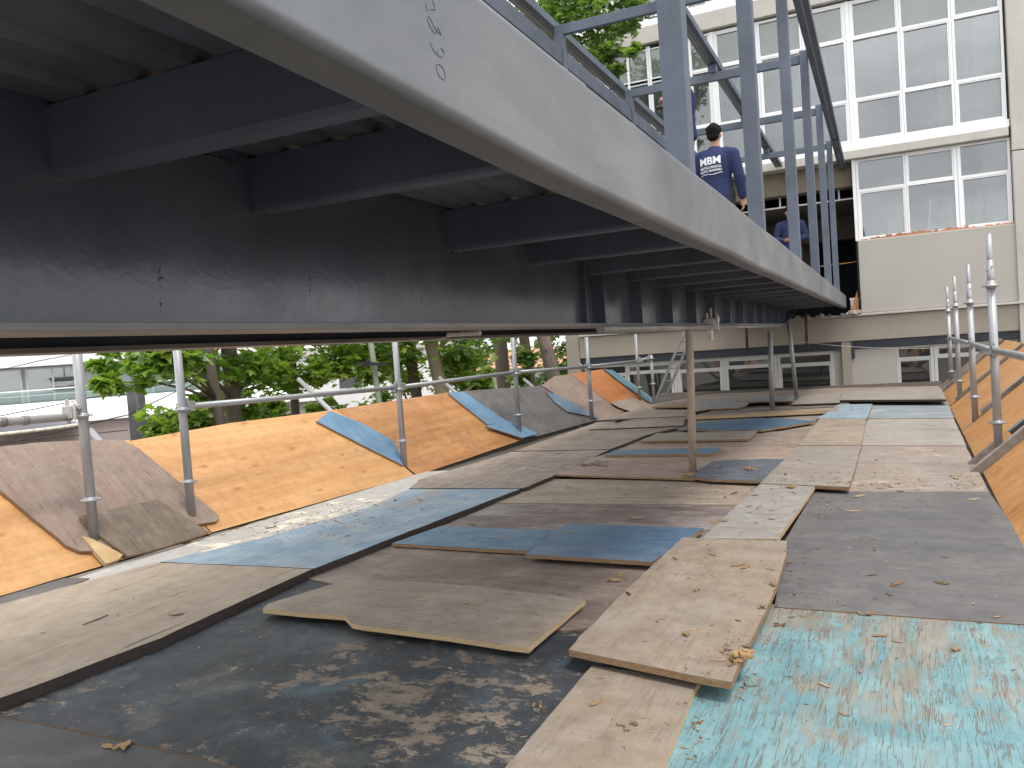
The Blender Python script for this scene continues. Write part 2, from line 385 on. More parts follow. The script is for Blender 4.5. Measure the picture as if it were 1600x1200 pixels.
M['blue_rust'] = wood('blue_paint_on_rusty_ply', [(.17, .10, .075), (.235, .16, .125), (.29, .215, .18)], 'y', paint=(.095, .165, .245), paint2=(.16, .23, .30), cover=.58, pscale=3, pstretch=(1, 1.5), crack=.4, speck=.4, speck_col=(.5, .42, .35))
M['navy'] = wood('dark_blue_ply', [(.075, .09, .12), (.10, .118, .152), (.135, .15, .182)], 'x', stain_amt=.5, stain=(.15, .14, .13), crack=.25, speck=.1)
M['teal'] = wood('teal_painted_strip', [(.10, .19, .23), (.12, .235, .285), (.15, .28, .33)], 'y', crack=.35, stain_amt=.6, stain=(.05, .09, .11), rough=.6)
M['paleblue'] = wood('pale_blue_washed_ply', [(.36, .35, .33), (.42, .41, .39), (.47, .46, .44)], 'x', paint=(.19, .235, .26), paint2=(.27, .30, .31), cover=.72, pscale=1.6, pstretch=(.5, 2.2), crack=.3, ptex=.7)
M['slate'] = wood('slate_blue_ply', [(.16, .17, .175), (.21, .22, .225), (.27, .27, .265)], 'x', crack=.35, stain_amt=.6, stain=(.3, .28, .23))
M['orange'] = wood('fresh_pine_plywood', [(.47, .235, .088), (.555, .30, .122), (.62, .375, .172)], 'y', stain=(.48, .23, .09), stain_amt=.5, crack=.0, knots=True, rough=.5, bump=.08, gs=.5, dots=.1, iso=.1, dust=0)
M['orange2'] = wood('ochre_pine_plywood', [(.34, .15, .052), (.45, .22, .08), (.53, .285, .115)], 'y', dots=.1, iso=.2, stain=(.27, .115, .045), stain_amt=.75, crack=.0, knots=True, rough=.5, bump=.1, gs=.7)
M['orange3'] = wood('red_orange_plywood', [(.36, .12, .035), (.46, .175, .055), (.53, .225, .075)], 'y', stain=(.25, .08, .03), stain_amt=.6, crack=.05, rough=.5, bump=.1, gs=.6)
M['orange_r'] = wood('amber_plywood', [(.46, .215, .075), (.55, .28, .105), (.60, .335, .14)], 'x', stain=(.38, .15, .05), stain_amt=.7, crack=.0, rough=.48, bump=.08, gs=.45, speck=.06, dots=.1, iso=.35)
M['old_brown'] = wood('old_grey_brown_panel', [(.20, .15, .122), (.275, .212, .172), (.345, .278, .23)], 'x', stain=(.17, .125, .105), stain_amt=.75, crack=.6, tint=(.31, .17, .14), tint_amt=.3, gs=1.8, speck=.25)
M['old_dark'] = wood('old_dark_panel', [(.135, .105, .08), (.19, .15, .115), (.245, .2, .16)], 'x', stain=(.09, .07, .055), stain_amt=.7, crack=.4, speck=.35, speck_col=(.46, .43, .38), gs=1.6)
M['batten'] = wood('weathered_batten', [(.22, .19, .165), (.31, .275, .24), (.40, .36, .32)], 'x', crack=.7, stain_amt=.7, stain=(.10, .085, .075))
M['batten_dark'] = wood('dark_batten', [(.13, .11, .10), (.19, .165, .15), (.26, .235, .215)], 'x', crack=.6, stain_amt=.7, stain=(.06, .05, .045))
M['fresh'] = wood('fresh_timber', [(.44, .29, .14), (.54, .38, .20), (.62, .46, .27)], 'y', crack=.3, stain_amt=.4, stain=(.34, .2, .1))
M['pole_wood'] = wood('paint_spattered_prop', [(.30, .24, .175), (.39, .325, .25), (.47, .40, .32)], 'x', crack=.5, stain_amt=.6, stain=(.16, .12, .09), speck=.8, speck_col=(.55, .52, .48), gs=2)
M['pale'] = wood('cement_dusted_sheet', [(.36, .35, .33), (.43, .42, .40), (.50, .49, .465)], 'y', stain_amt=.5, crack=.2, stain=(.34, .28, .2), paint=(.58, .53, .43), cover=.25, pscale=3, bump=.3)
M['base'] = wood('dark_subfloor', [(.05, .042, .036), (.075, .062, .052), (.10, .085, .07)], 'x', crack=.3)
M['fascia'] = fascia_mat(); M['turq'] = turq_mat(); M['peel'] = peel_mat()
M['edge'] = ply_edge('plywood_edge', (.10, .055, .03), (.36, .235, .13))
M['edge_pale'] = ply_edge('pale_plywood_edge', (.30, .21, .11), (.55, .42, .25))
M['edge_dark'] = ply_edge('dark_plywood_edge', (.018, .015, .014), (.07, .055, .045))
# steel
M['paint'] = paint_steel('blue_grey_steel_paint', (.085, .106, .142), .48, dirt_amt=.15, dirt=(.2, .2, .2))
M['paint_dark'] = paint_steel('dark_blue_grey_steel_paint', (.095, .112, .158), .5, dirt_amt=.2)
M['web'] = paint_steel('glossy_charcoal_steel', (.074, .088, .120), .19, dirt=(.08, .076, .08), dirt_amt=.3, spec=.6, ss=(2.2, 2.2, 1.6))
M['fascia_plain'] = paint_steel('grey_primer_steel', (.225, .245, .262), .42, dirt=(.17, .15, .14), dirt_amt=.2, vary=.16, spec=.55)
M['flange'] = paint_steel('rusty_flange_steel', (.19, .19, .195), .42, dirt=(.17, .10, .06), dirt_amt=.6, ss=(1.2, 1.2, 3))
M['decking'] = paint_steel('galvanised_deck_underside', (.15, .178, .215), .36, dirt_amt=.12, metal=.2)
M['weld'] = paint_steel('weld_bead', (.07, .065, .065), .3, dirt_amt=.5, dirt=(.16, .1, .07), metal=.3)
M['purlin_light'] = paint_steel('pale_green_grey_rail', (.20, .225, .225), .45, dirt_amt=.15)
M['ink'] = plain('paint_marker', (.108, .116, .127), .7)
M['galv'] = paint_steel('galvanised_tube', (.35, .36, .375), .42, dirt=(.26, .23, .2), dirt_amt=.3, metal=.45, vary=.12)
M['galv_old'] = paint_steel('chalky_rusted_tube', (.50, .49, .47), .6, dirt=(.19, .11, .07), dirt_amt=.85, metal=.15, vary=.2)
M['prop'] = paint_steel('grey_prop_tube', (.27, .265, .26), .5, dirt=(.2, .14, .1), dirt_amt=.5, metal=.3)
M['rod'] = plain('brown_rod', (.07, .05, .042), .6)
# building
M['plaster'] = plaster('grey_beige_render', (.40, .378, .345), .05, stain=(.31, .29, .27), stain_amt=.18)
M['plaster2'] = plaster('beam_render', (.325, .285, .24), .07, stain=(.25, .21, .17), stain_amt=.3)
M['concrete'] = plaster('bare_concrete', (.47, .45, .415), .12, stain=(.28, .26, .23), stain_amt=.45, bump=.5)
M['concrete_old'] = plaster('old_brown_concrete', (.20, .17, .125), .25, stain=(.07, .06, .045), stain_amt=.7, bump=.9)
M['rubble'] = plaster('broken_mortar', (.40, .36, .31), .3, stain=(.15, .12, .1), stain_amt=.5, bump=1.0)
M['brick'] = plaster('chipped_brick', (.42, .20, .11), .35, stain=(.45, .33, .22), stain_amt=.6, bump=1.0)
M['white'] = plain('white_aluminium', (.80, .81, .82), .4, spec=.5, var=.04)
M['white_dull'] = plain('dusty_white_aluminium', (.50, .49, .465), .5, var=.1)
M['navy_beam'] = paint_steel('navy_steel_beam', (.022, .027, .042), .5, dirt_amt=.2)
M['glass'] = glass('dusty_window_glass', (.68, .71, .705), .13, (.36, .385, .37), .10)
M['frost'] = glass('frosted_window_glass', (.6, .64, .6), .40, (.36, .40, .36), .05)
M['glass_low'] = glass('dark_window_glass', (.55, .58, .58), .06, (.4, .4, .38), .06)
M['room'] = plaster('pale_room_wall', (.40, .40, .385), .3, stain=(.25, .26, .27), stain_amt=.5)
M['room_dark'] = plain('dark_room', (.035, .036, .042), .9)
M['room_cream'] = plaster('cream_inner_wall', (.62, .60, .50), .06)
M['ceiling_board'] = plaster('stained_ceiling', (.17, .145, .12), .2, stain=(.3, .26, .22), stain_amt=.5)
M['roof_white'] = plain('white_roof_membrane', (.80, .80, .80), .7, var=.05, sc=1)
M['mauve'] = plaster('mauve_render', (.34, .285, .27), .06, stain=(.2, .17, .16), stain_amt=.25)
M['white_wall'] = plaster('white_render', (.74, .74, .74), .04, stain=(.5, .5, .5), stain_amt=.2)
M['grey_wall'] = plaster('grey_render', (.50, .51, .53), .04)
M['film'] = glass('protective_film', (.8, .82, .82), .14, (.55, .57, .57), .10)
M['rail_glass'] = glass('green_rail_glass', (.72, .85, .82), .25, (.55, .68, .66), .08)
M['slate_roof'] = plain('dark_slate_roof', (.09, .09, .105), .6, sc=3)
M['flue'] = plaster('grey_flue', (.055, .058, .058), .25, stain=(.2, .2, .19), stain_amt=.5)
M['terracotta'] = plain('terracotta_roof', (.48, .26, .16), .8, sc=4, var=.3)
M['ground'] = plaster('ground_dirt', (.16, .145, .125), .2)
# plants
M['leaf'] = leafmat('plane_tree_leaves', [(.07, .18, .03), (.17, .32, .045), (.36, .46, .065)], .62)
M['leaf_far'] = leafmat('far_leaves', [(.03, .08, .025), (.055, .125, .035), (.09, .17, .05)], .35)
M['leaf_top'] = leafmat('upper_leaves', [(.06, .13, .04), (.10, .20, .055), (.20, .31, .07)], .55)
M['bark'] = plaster('grey_brown_bark', (.105, .085, .065), .35, stain=(.2, .18, .14), stain_amt=.4, bump=1.0)
M['bark_pale'] = plaster('pale_plane_bark', (.32, .27, .18), .25, stain=(.15, .12, .08), stain_amt=.5, bump=.8)
M['pole_bark'] = wood('weathered_pole', [(.105, .08, .068), (.16, .125, .11), (.21, .17, .15)], 'x', crack=.8, stain_amt=.6, stain=(.05, .04, .035), gs=1.5)
M['green_pole'] = paint_steel('pale_green_paint', (.175, .20, .15), .5, dirt_amt=.3)
M['straw'] = leafmat('dry_fronds', [(.30, .20, .07), (.42, .30, .11), (.52, .40, .17)], .3)
M['cable'] = plain('black_cable', (.02, .02, .022), .6)
M['cord_w'] = plain('pale_cord', (.55, .53, .5), .7)
M['cord_o'] = plain('orange_cord', (.5, .27, .10), .7)
M['chip_mat'] = leafmat('splinters', [(.07, .04, .025), (.24, .145, .075), (.50, .37, .22)], .1)
M['bark_chip'] = plaster('bark_lump', (.36, .24, .12), .4, stain=(.14, .08, .04), stain_amt=.7, bump=1.0)
# people
M['skin'] = plain('skin', (.42, .235, .165), .55, var=.08)
M['hair'] = plain('black_hair', (.008, .008, .009), .85, spec=.15, sc=60, var=.5)
M['sweater'] = plaster('navy_sweatshirt', (.026, .036, .095), .12, stain=(.02, .026, .07), stain_amt=.3, bump=.5)
M['jeans'] = plaster('blue_jeans', (.055, .085, .16), .2, stain=(.03, .05, .1), stain_amt=.5, bump=.5)
M['trouser'] = plain('dark_trousers', (.02, .021, .028), .85)
M['shoe'] = plain('black_shoe', (.015, .014, .013), .6)
M['print'] = plain('white_print', (.8, .8, .84), .7, var=.03)
M['eye'] = plain('eye', (.6, .58, .55), .3); M['dark'] = plain('black_plastic', (.02, .02, .022), .4)

# ------------------------------------------------------------------ planes
Z = Vector((0, 0, 1))
class Plane:
    def __init__(self, p0, ey, out=None, m=0.0):
        self.p0 = Vector(p0); self.ey = Vector(ey).normalized()
        if out is None: self.n = Z.copy()
        else:
            o = Vector(out).normalized(); self.n = (Z - o * m).normalized()
            self.eu = (o + Z * m).normalized()
        self.ex = self.ey.cross(self.n).normalized()
        self.mat = Matrix((self.ex, self.ey, self.n)).transposed().to_4x4()
    def px(self, p, off): return on_plane(p[0], p[1], self.p0 + self.n * off, self.n)
    def su(self, y, u, off):                                # y along the deck, u up the slope
        return self.p0 + self.ey * ((y - self.p0.y) / self.ey.y) + self.eu * u + self.n * off
DECK = Plane((0, 0, 0), (.035, 1, 0))
SL = Plane((-4.60, 4.5, 0), (.05, 1, 0), (-1, .05, 0), .875)
SR = Plane((.60, 4.7, 0), (.026, 1, 0), (1, -.026, 0), .875)
BOARDS = []

def board(name, label, poly, pl, off, th, mt, ed='edge', jag=.004, group=None, cat='plywood sheet', chips=0, step=.07, lift=None):
    """a sheet of real thickness with ragged edges lying on plane pl, its top 'off' above it"""
    rng = random.Random(label)
    pts = [pl.px(p, off) if len(p) == 2 else pl.su(p[1], p[2], off) for p in poly]
    cen = sum(pts, Vector()) / len(pts)
    inv = pl.mat.transposed().to_3x3()
    q = [inv @ (p - cen) for p in pts]
    ring = []
    for i, a in enumerate(q):
        b = q[(i + 1) % len(q)]; L = (b - a).length
        k = max(1, min(60, int(L / step))); d = (b - a) / max(L, 1e-6); nr = Vector((-d.y, d.x, 0))
        bow = rng.uniform(-1, 1) * jag * .5
        for j in range(k):
            f = j / k; p = a.lerp(b, f)
            if j:
                p = p + nr * (jag * (.9 * mnoise.noise(Vector((cen.x + p.x * 2.3, cen.y + p.y * 2.3, i))) + rng.gauss(0, .22)) + bow * math.sin(math.pi * f))
                if chips and rng.random() < chips: p = p + nr * rng.gauss(0, .008)
            else: p = p + Vector((rng.gauss(0, jag), rng.gauss(0, jag), 0)) * .6
            ring.append(Vector((p.x, p.y, 0)))
    if lift:
        for p in ring: p.z += lift(p.x, p.y)
    n = len(ring)
    mb = MB()
    vs = [tuple(p) for p in ring] + [(p.x, p.y, p.z - th) for p in ring]
    mb.add(vs, [tuple(range(n)), tuple(reversed(range(n, 2 * n)))], 0)
    mb.add(vs, [(i, i + n, (i + 1) % n + n, (i + 1) % n) for i in range(n)], 1)
    o = mb.build(name, [M[mt], M[ed]])
    o.matrix_world = Matrix.Translation(cen) @ pl.mat
    tag(o, label, cat, group); BOARDS.append(o); return o

# ------------------------------------------------------------------ setting under and round the deck
g = MB(); g.add([(-400, -300, -4.0), (400, -300, -4.0), (400, 500, -4.0), (-400, 500, -4.0)], [(0, 1, 2, 3)])
tag(g.build('ground', M['ground']), kind='structure')
b = MB(); b.box((-4.7, .2, -.12), (1.05, 18.7, -.05))
sub = tag(b.build('deck_subfloor', M['base']), kind='structure'); BOARDS.append(sub)

D = DECK
def deck(label, poly, z, th, mt, ed='edge', name='plywood_sheet', **k): return board(name, label, poly, D, z, th, mt, ed, **k)
# strip beside the left slope
deck('cement-dusted pale sheet strip along the foot of the left orange panels', [(-260, 1035), (150, 893), (660, 737), (700, 735), (845, 765), (480, 905), (-200, 1105)], -.014, .03, 'pale', jag=.006)
deck('dark grey sheet corner beside the leftmost orange panel', [(-140, 985), (60, 903), (140, 903), (40, 945), (-60, 985)], -.006, .01, 'charcoal')
# left row (raised double sheets)
deck('cracked beige plywood sheet with a dark twig on it, left foreground', [(-330, 1040), (0, 944), (245, 879), (490, 888), (250, 997), (0, 1091), (-330, 1222)], .045, .05, 'beige', 'edge_dark', jag=.007)
deck('washed-out light blue sheet beyond the cracked beige sheet', [(250, 878), (420, 838), (565, 797), (640, 764), (812, 764), (640, 830), (492, 888)], .048, .052, 'blue_wash', 'edge_dark', jag=.007)
deck('brown weathered sheet beyond the light blue sheet, left row', [(640, 763), (655, 749), (800, 706), (952, 703), (902, 727), (818, 763)], .046, .05, 'left_brown', 'edge_dark', jag=.012)
deck('tan weathered sheet beside the charcoal slope panel', [(802, 705), (935, 659), (1068, 666), (1012, 679), (953, 702)], .049, .05, 'grey_tan', 'edge_dark', jag=.012)
deck('thin greyish sheet lapping over the tan sheet, with dark front edge', [(921, 671), (1000, 652), (1072, 651), (1067, 665)], .065, .012, 'left_brown', 'edge_dark', jag=.006)
deck('narrow dark-edged sheet behind the lapping greyish sheet', [(928, 657), (950, 649), (1000, 640), (1088, 640), (1072, 650)], .075, .02, 'grey_tan', 'edge_dark', jag=.008)
deck('brown ply scrap at the foot of the ladder', [(1018, 636), (1034, 629), (1138, 622), (1100, 634)], .05, .025, 'brown', 'edge', jag=.008)
# middle row
deck('plain black sheet at the bottom left corner', [(-420, 1075), (0, 1120), (160, 1152), (390, 1206), (620, 1345), (-420, 1500)], -.004, .03, 'black', 'edge_dark', jag=.003)
deck('black sheet with peeling paint showing bare wood, foreground', [(-10, 1117), (500, 884), (600, 880), (920, 960), (1010, 1010), (960, 1360), (620, 1340), (390, 1203), (160, 1149)], -.001, .028, 'peel', 'edge', jag=.004)
deck('brown weathered sheet between the beige offcut and the blue panel', [(480, 903), (625, 842), (1095, 846), (1030, 965), (880, 986), (620, 935)], .006, .008, 'brown', jag=.004)
deck('purplish brown weathered sheet behind the blue panels', [(600, 851), (700, 818), (780, 784), (1175, 785), (1105, 852)], .011, .012, 'purple', jag=.004)
deck('cracked cream-tan sheet in front of the wooden prop', [(770, 786), (838, 748), (1190, 752), (1172, 789)], .015, .012, 'tan', jag=.004)
deck('pinkish sheet with raised front edge left of the wooden prop', [(840, 741), (905, 722), (985, 697), (1250, 700), (1225, 721), (1136, 721), (1085, 748)], .045, .016, 'pink', jag=.006, chips=.1)
deck('grey-tan grained sheet behind the small blue strip', [(955, 706), (1012, 680), (1275, 672), (1255, 700), (1180, 706)], .020, .02, 'grey_tan', jag=.005)
deck('grey-tan sheet under the pointed blue board', [(1005, 684), (1075, 655), (1305, 652), (1272, 690)], .012, .02, 'grey_tan', jag=.005)
deck('long dark sheet across the deck behind the light timber batten', [(1030, 655), (1092, 634), (1330, 618), (1330, 650), (1250, 656)], .004, .02, 'brown', jag=.005)
# loose boards on the middle row
deck('beige plywood offcut with a chipped front edge lying on the peeling black sheet', [(410, 951), (420, 943), (545, 905), (735, 915), (915, 937), (825, 1013), (700, 994), (622, 984), (550, 975), (538, 962), (480, 958)], .050, .022, 'beige_lap', 'edge_pale', jag=.004, chips=.08)
deck('faded blue plank partly under the clean blue panel', [(612, 849), (690, 822), (885, 829), (848, 862)], .034, .020, 'blue_worn', jag=.005)
deck('clean blue formwork panel with a square corner', [(820, 866), (885, 818), (1100, 825), (1062, 851), (1018, 878)], .055, .022, 'blue_flat', jag=.002)
deck('dark blue sheet littered with dry leaves at the foot of the wooden prop', [(1080, 745), (1093, 733), (1113, 721), (1143, 718), (1226, 717), (1201, 752), (1112, 749)], .058, .020, 'navy', jag=.006, chips=.2)
deck('small blue strip with rounded end behind the wooden prop', [(945, 711), (961, 703), (1040, 701), (1120, 699), (1128, 701), (1125, 705), (1113, 709)], .072, .024, 'blue_worn', jag=.003, name='blue_strip', cat='board')
deck('tan plank with cut corner behind the small blue strip', [(1001, 689), (1026, 677), (1183, 673), (1180, 677), (1169, 686)], .050, .022, 'greybeige', jag=.006, name='plank', cat='board', chips=.15)
deck('pointed blue board far behind the prop', [(1058, 669), (1100, 660), (1170, 653), (1215, 653), (1276, 658), (1235, 665), (1190, 672), (1124, 673)], .058, .022, 'blue_flat', jag=.004)
deck('light timber batten lying across the far deck', [(1055, 653), (1075, 649), (1312, 636), (1307, 641)], .066, .038, 'beige_fine', 'edge_pale', jag=.002, name='batten', cat='batten')
deck('thin dark plank behind the light timber batten', [(1088, 648), (1115, 641), (1326, 629), (1330, 634)], .055, .035, 'batten_dark', 'edge_dark', jag=.002, name='plank', cat='board')
deck('grey-blue curved sheet with cream stain at the far left windows', [(1070, 645), (1088, 627), (1138, 621), (1172, 627), (1166, 633), (1155, 637), (1106, 639)], .085, .018, 'slate', jag=.006)
deck('slate-blue plank right in front of the low window', [(1151, 627), (1156, 622), (1241, 618), (1240, 626)], .095, .02, 'slate', jag=.003, name='plank', cat='board')
deck('grey-brown sheet with dark edge at the foot of the far right prop', [(1236, 632), (1254, 618), (1316, 612), (1312, 629)], .088, .02, 'greybeige', 'edge_dark', jag=.006)
# narrow walkway column
K = dict(jag=.006)
deck('beige plywood board at the bottom centre with leaf litter', [(745, 1250), (925, 1040), (1091, 1061), (1010, 1260)], .030, .024, 'beige_fine', 'edge_pale', jag=.005)
deck('big raised tan board with a curved right edge', [(889, 1015), (975, 925), (1066, 840), (1230, 845), (1228, 868), (1218, 905), (1196, 955), (1172, 1005), (1142, 1067), (1015, 1041)], .080, .024, 'beige_fine', 'edge', jag=.004, chips=.06)
deck('grey strandboard strip with a pale cut edge, middle of the walkway', [(1097, 841), (1145, 795), (1191, 753), (1275, 757), (1247, 798), (1215, 842)], .054, .026, 'chip', 'edge_pale', jag=.003)
deck('grey-beige board with a broken right edge, walkway', [(1188, 755), (1246, 697), (1346, 696), (1338, 725), (1327, 761)], .060, .024, 'greybeige', 'edge', jag=.007)
deck('light tan board before the blue patch, walkway', [(1247, 696), (1281, 654), (1353, 654), (1346, 695)], .056, .022, 'tan', jag=.003)
deck('worn blue patch board far along the walkway', [(1275, 654), (1290, 646), (1310, 632), (1364, 631), (1354, 654)], .060, .024, 'blue_wash', jag=.006)
# right row
deck('turquoise sheet with cracked peeling paint, right foreground', [(930, 1300), (1050, 1100), (1150, 930), (1205, 944), (1400, 958), (1720, 986), (1720, 1300)], .003, .03, 'turq', jag=.003)
deck('charcoal grey sheet with white scuffs, right side', [(1210, 948), (1228, 842), (1272, 768), (1545, 768), (1628, 884), (1740, 985), (1400, 962)], .008, .02, 'charcoal', jag=.002)
deck('stained pink-beige sheet with cream peeling front edge', [(1262, 773), (1330, 755), (1342, 695), (1508, 695), (1548, 773)], .003, .03, 'pinkbeige', jag=.004)
deck('pale clean beige sheet, right row beyond the stained one', [(1340, 696), (1352, 651), (1489, 651), (1510, 696)], .009, .02, 'palebeige', jag=.004)
deck('pale blue washed sheet, far right row', [(1350, 654), (1364, 630), (1480, 626), (1491, 653)], .016, .02, 'paleblue', jag=.003)
deck('grey planking step before the plain wall at the far end', [(1312, 625), (1318, 611), (1470, 606), (1479, 624)], .10, .03, 'greybeige', 'edge_dark', jag=.004)
deck('tan far sheet below the low windows', [(960, 660), (1018, 632), (1105, 616), (1310, 606), (1475, 603), (1490, 632), (1300, 656), (1050, 658)], -.010, .03, 'grey_tan', jag=.004)

# left slope
def sl(label, poly, off, th, mt, ed='edge', name='plywood_sheet', cat='plywood sheet', **k): return board(name, label, poly, SL, off, th, mt, ed, cat=cat, **k)
sl('orange plywood panel at the far left, lowest of the left slope', [(0, .6, 0), (0, 4.50, 0), (0, 4.50, 1.08), (0, .6, 1.08)], 0.0, .02, 'orange', 'edge_dark', jag=.002)
sl('large pale orange plywood panel with knots between two scaffold posts', [(331, 832), (648, 743), (525, 640), (360, 661), (203, 689)], .003, .02, 'orange', 'edge_dark', jag=.002)
sl('ochre orange plywood panel right of the blue strip', [(652, 743), (819, 686), (760, 648), (701, 613), (524, 640)], 0.0, .02, 'orange2', 'edge_dark', jag=.002)
sl('charcoal grey sloping panel with a white paint blob', [(822, 686), (931, 657), (845, 603), (775, 607), (703, 613)], .003, .02, 'charcoal_slope', 'edge_dark', jag=.002)
sl('old grey-brown sloping panel before the far orange one', [(932, 657), (975, 643), (893, 584), (866, 588), (846, 602)], 0.0, .02, 'old_brown', 'edge_dark', jag=.004)
sl('red-orange sloping panel farthest along the left slope', [(972, 644), (1022, 629), (946, 576), (892, 584)], .003, .02, 'orange3', 'edge_dark', jag=.002)
sl('old grey-brown panel with rounded lower corners lying over the left orange panels', [(-120, 715), (0, 697), (100, 689), (190, 687), (216, 700), (280, 753), (343, 806), (338, 814), (322, 816), (250, 830), (160, 861), (128, 862), (105, 853), (60, 815), (-10, 757), (-80, 722)], .030, .022, 'old_brown', 'edge', jag=.005, chips=.08)
sl('small dark brown panel at the foot of the nearest left scaffold posts', [(123, 806), (180, 793), (246, 781), (288, 806), (328, 832), (266, 852), (202, 869), (157, 838)], .054, .020, 'old_dark', 'edge', jag=.005)
sl('faded blue board crossing the pale orange panel', [(495, 658), (516, 642), (568, 662), (614, 688), (624, 705), (630, 727), (560, 692)], .026, .020, 'blue_slope', 'edge', jag=.003, name='blue_board', cat='board')
sl('faded blue board with a slot beside the charcoal panel', [(700, 614), (725, 612), (790, 657), (763, 664)], .026, .020, 'blue_slope', 'edge', jag=.003, name='blue_board', cat='board')
sl('short blue board at the foot of the fourth left scaffold post', [(759, 666), (791, 656), (839, 676), (836, 679), (815, 684)], .048, .020, 'blue_slope', 'edge', jag=.003, name='blue_board', cat='board')
sl('pointed blue and rust coloured board over the charcoal panel', [(852, 611), (872, 617), (919, 640), (938, 655), (913, 648), (887, 643), (868, 629)], .028, .018, 'blue_rust', 'edge', jag=.004)
sl('teal painted board along the far red-orange panel', [(944, 577), (957, 578), (990, 600), (1022, 624), (1016, 630), (975, 601)], .030, .03, 'teal', 'edge_dark', jag=.002, name='teal_board', cat='board')
sl('curled beige sheet at the foot of the far red-orange panel', [(955, 630), (966, 626), (988, 622), (1022, 633), (1005, 641), (986, 643), (968, 637)], .040, .016, 'beige_lap', 'edge_dark', jag=.004)
board('timber_wedge', 'fresh split timber wedge under the nearest left scaffold post', [(128, 838), (143, 841), (192, 866), (186, 874), (165, 881)], SL, .045, .03, 'fresh', 'edge_pale', jag=.003, cat='wood wedge')
# right slope
def sr(label, poly, off, th, mt, ed='edge', name='plywood_sheet', cat='plywood sheet', **k): return board(name, label, poly, SR, off, th, mt, ed, cat=cat, **k)
sr('amber plywood panel nearest on the right slope', [(0, 2.2, 0), (0, 7.32, 0), (0, 7.32, 1.22), (0, 2.2, 1.22)], 0.0, .02, 'orange_r', 'edge_dark', jag=.002)
sr('amber plywood panel with a grey patch, second on the right slope', [(0, 7.36, 0), (0, 9.78, 0), (0, 9.78, 1.22), (0, 7.36, 1.22)], .003, .02, 'orange_r', 'edge_dark', jag=.002)
sr('amber plywood panel, third on the right slope between two battens', [(0, 9.81, 0), (0, 12.55, 0), (0, 12.55, 1.22), (0, 9.81, 1.22)], 0.0, .02, 'orange_r', 'edge_dark', jag=.002)
sr('amber plywood panel farthest on the right slope', [(0, 12.58, 0), (0, 15.0, 0), (0, 15.0, 1.22), (0, 12.58, 1.22)], .003, .02, 'orange_r', 'edge_dark', jag=.002)
def batten(label, a, b, w, off, h, mt, name='batten', jag=.004):
    board(name, label, [(0, a[0] - w / 2, a[1]), (0, a[0] + w / 2, a[1]), (0, b[0] + w / 2, b[1]), (0, b[0] - w / 2, b[1])], SR, off, h, mt, 'batten_dark' if mt != 'blue_worn' else 'edge_dark', jag, cat='batten')
batten('thick grey timber over the nearest seam of the right slope', (7.20, -.12), (7.34, 1.2), .10, .062, .06, 'batten')
batten('broken grey timber beside the thick one, right slope', (7.55, -.17), (7.62, .2), .09, .055, .05, 'batten_dark', jag=.012)
batten('blue-painted timber behind the nearest right scaffold post', (7.62, .34), (7.70, 1.2), .10, .050, .045, 'blue_worn')
batten('split weathered batten on the second seam of the right slope', (9.80, .27), (9.84, 1.2), .15, .045, .04, 'batten', jag=.01)
batten('narrow dark batten on the third seam of the right slope', (12.56, .12), (12.58, 1.2), .09, .04, .035, 'batten')
batten('grey batten at the far end of the right slope', (15.02, 0), (15.02, 1.2), .16, .05, .045, 'batten')
batten('tan batten outside the far end of the right slope', (15.35, .05), (15.4, 1.2), .12, .05, .045, 'batten')
batten('dark batten behind the tan one at the far right end', (15.75, .0), (15.8, 1.2), .14, .05, .045, 'batten_dark')

# ------------------------------------------------------------------ scaffolding
def slope_z(pl, x, y):
    n = pl.n; p = pl.p0; return max(0, p.z - (n.x * (x - p.x) + n.y * (y - p.y)) / n.z)

def rosette(mb, c, r=.062):
    """flat disc with a rim round a standard"""
    c = Vector(c); mb.tube(c - Z * .005, c + Z * .005, r, n=20)
    mb.tube(c - Z * .018, c + Z * .018, .037, n=14)

def spigot(parent, x, y, z0, z1):
    mb = MB(); mb.tube((x, y, z0), (x, y, z1), .019); mb.tube((x, y, z0 - .11), (x, y, z0 + .16), .0275, .023)
    for k, q in enumerate((.4, 1.9, 3.6, 5.1)):
        mb.tube((x + .026 * math.cos(q), y + .026 * math.sin(q), z0 + .02 + .03 * k), (x + .031 * math.cos(q), y + .031 * math.sin(q), z0 + .02 + .03 * k), .008, n=8)
    mb.build('spigot', M['galv'], parent)

def standard(label, x, y, z0, z1, ros, rad=.030, spig=False, lean=(0, 0), group='scaffold posts along the deck'):
    root = empty('scaffold_post', (x, y, z0), label, 'scaffold post', group)
    mb = MB(); top = (x + lean[0], y + lean[1], z1 if not spig else z1 - .36)
    mb.tube((x, y, z0), top, rad); mb.build('tube', M['galv'], root)
    for z in ros:
        mb = MB(); f = (z - z0) / max(.01, z1 - z0); rosette(mb, (x + lean[0] * f, y + lean[1] * f, z)); mb.build('rosette', M['galv'], root)
    if spig: spigot(root, x, y, z1 - .36, z1)
    return root

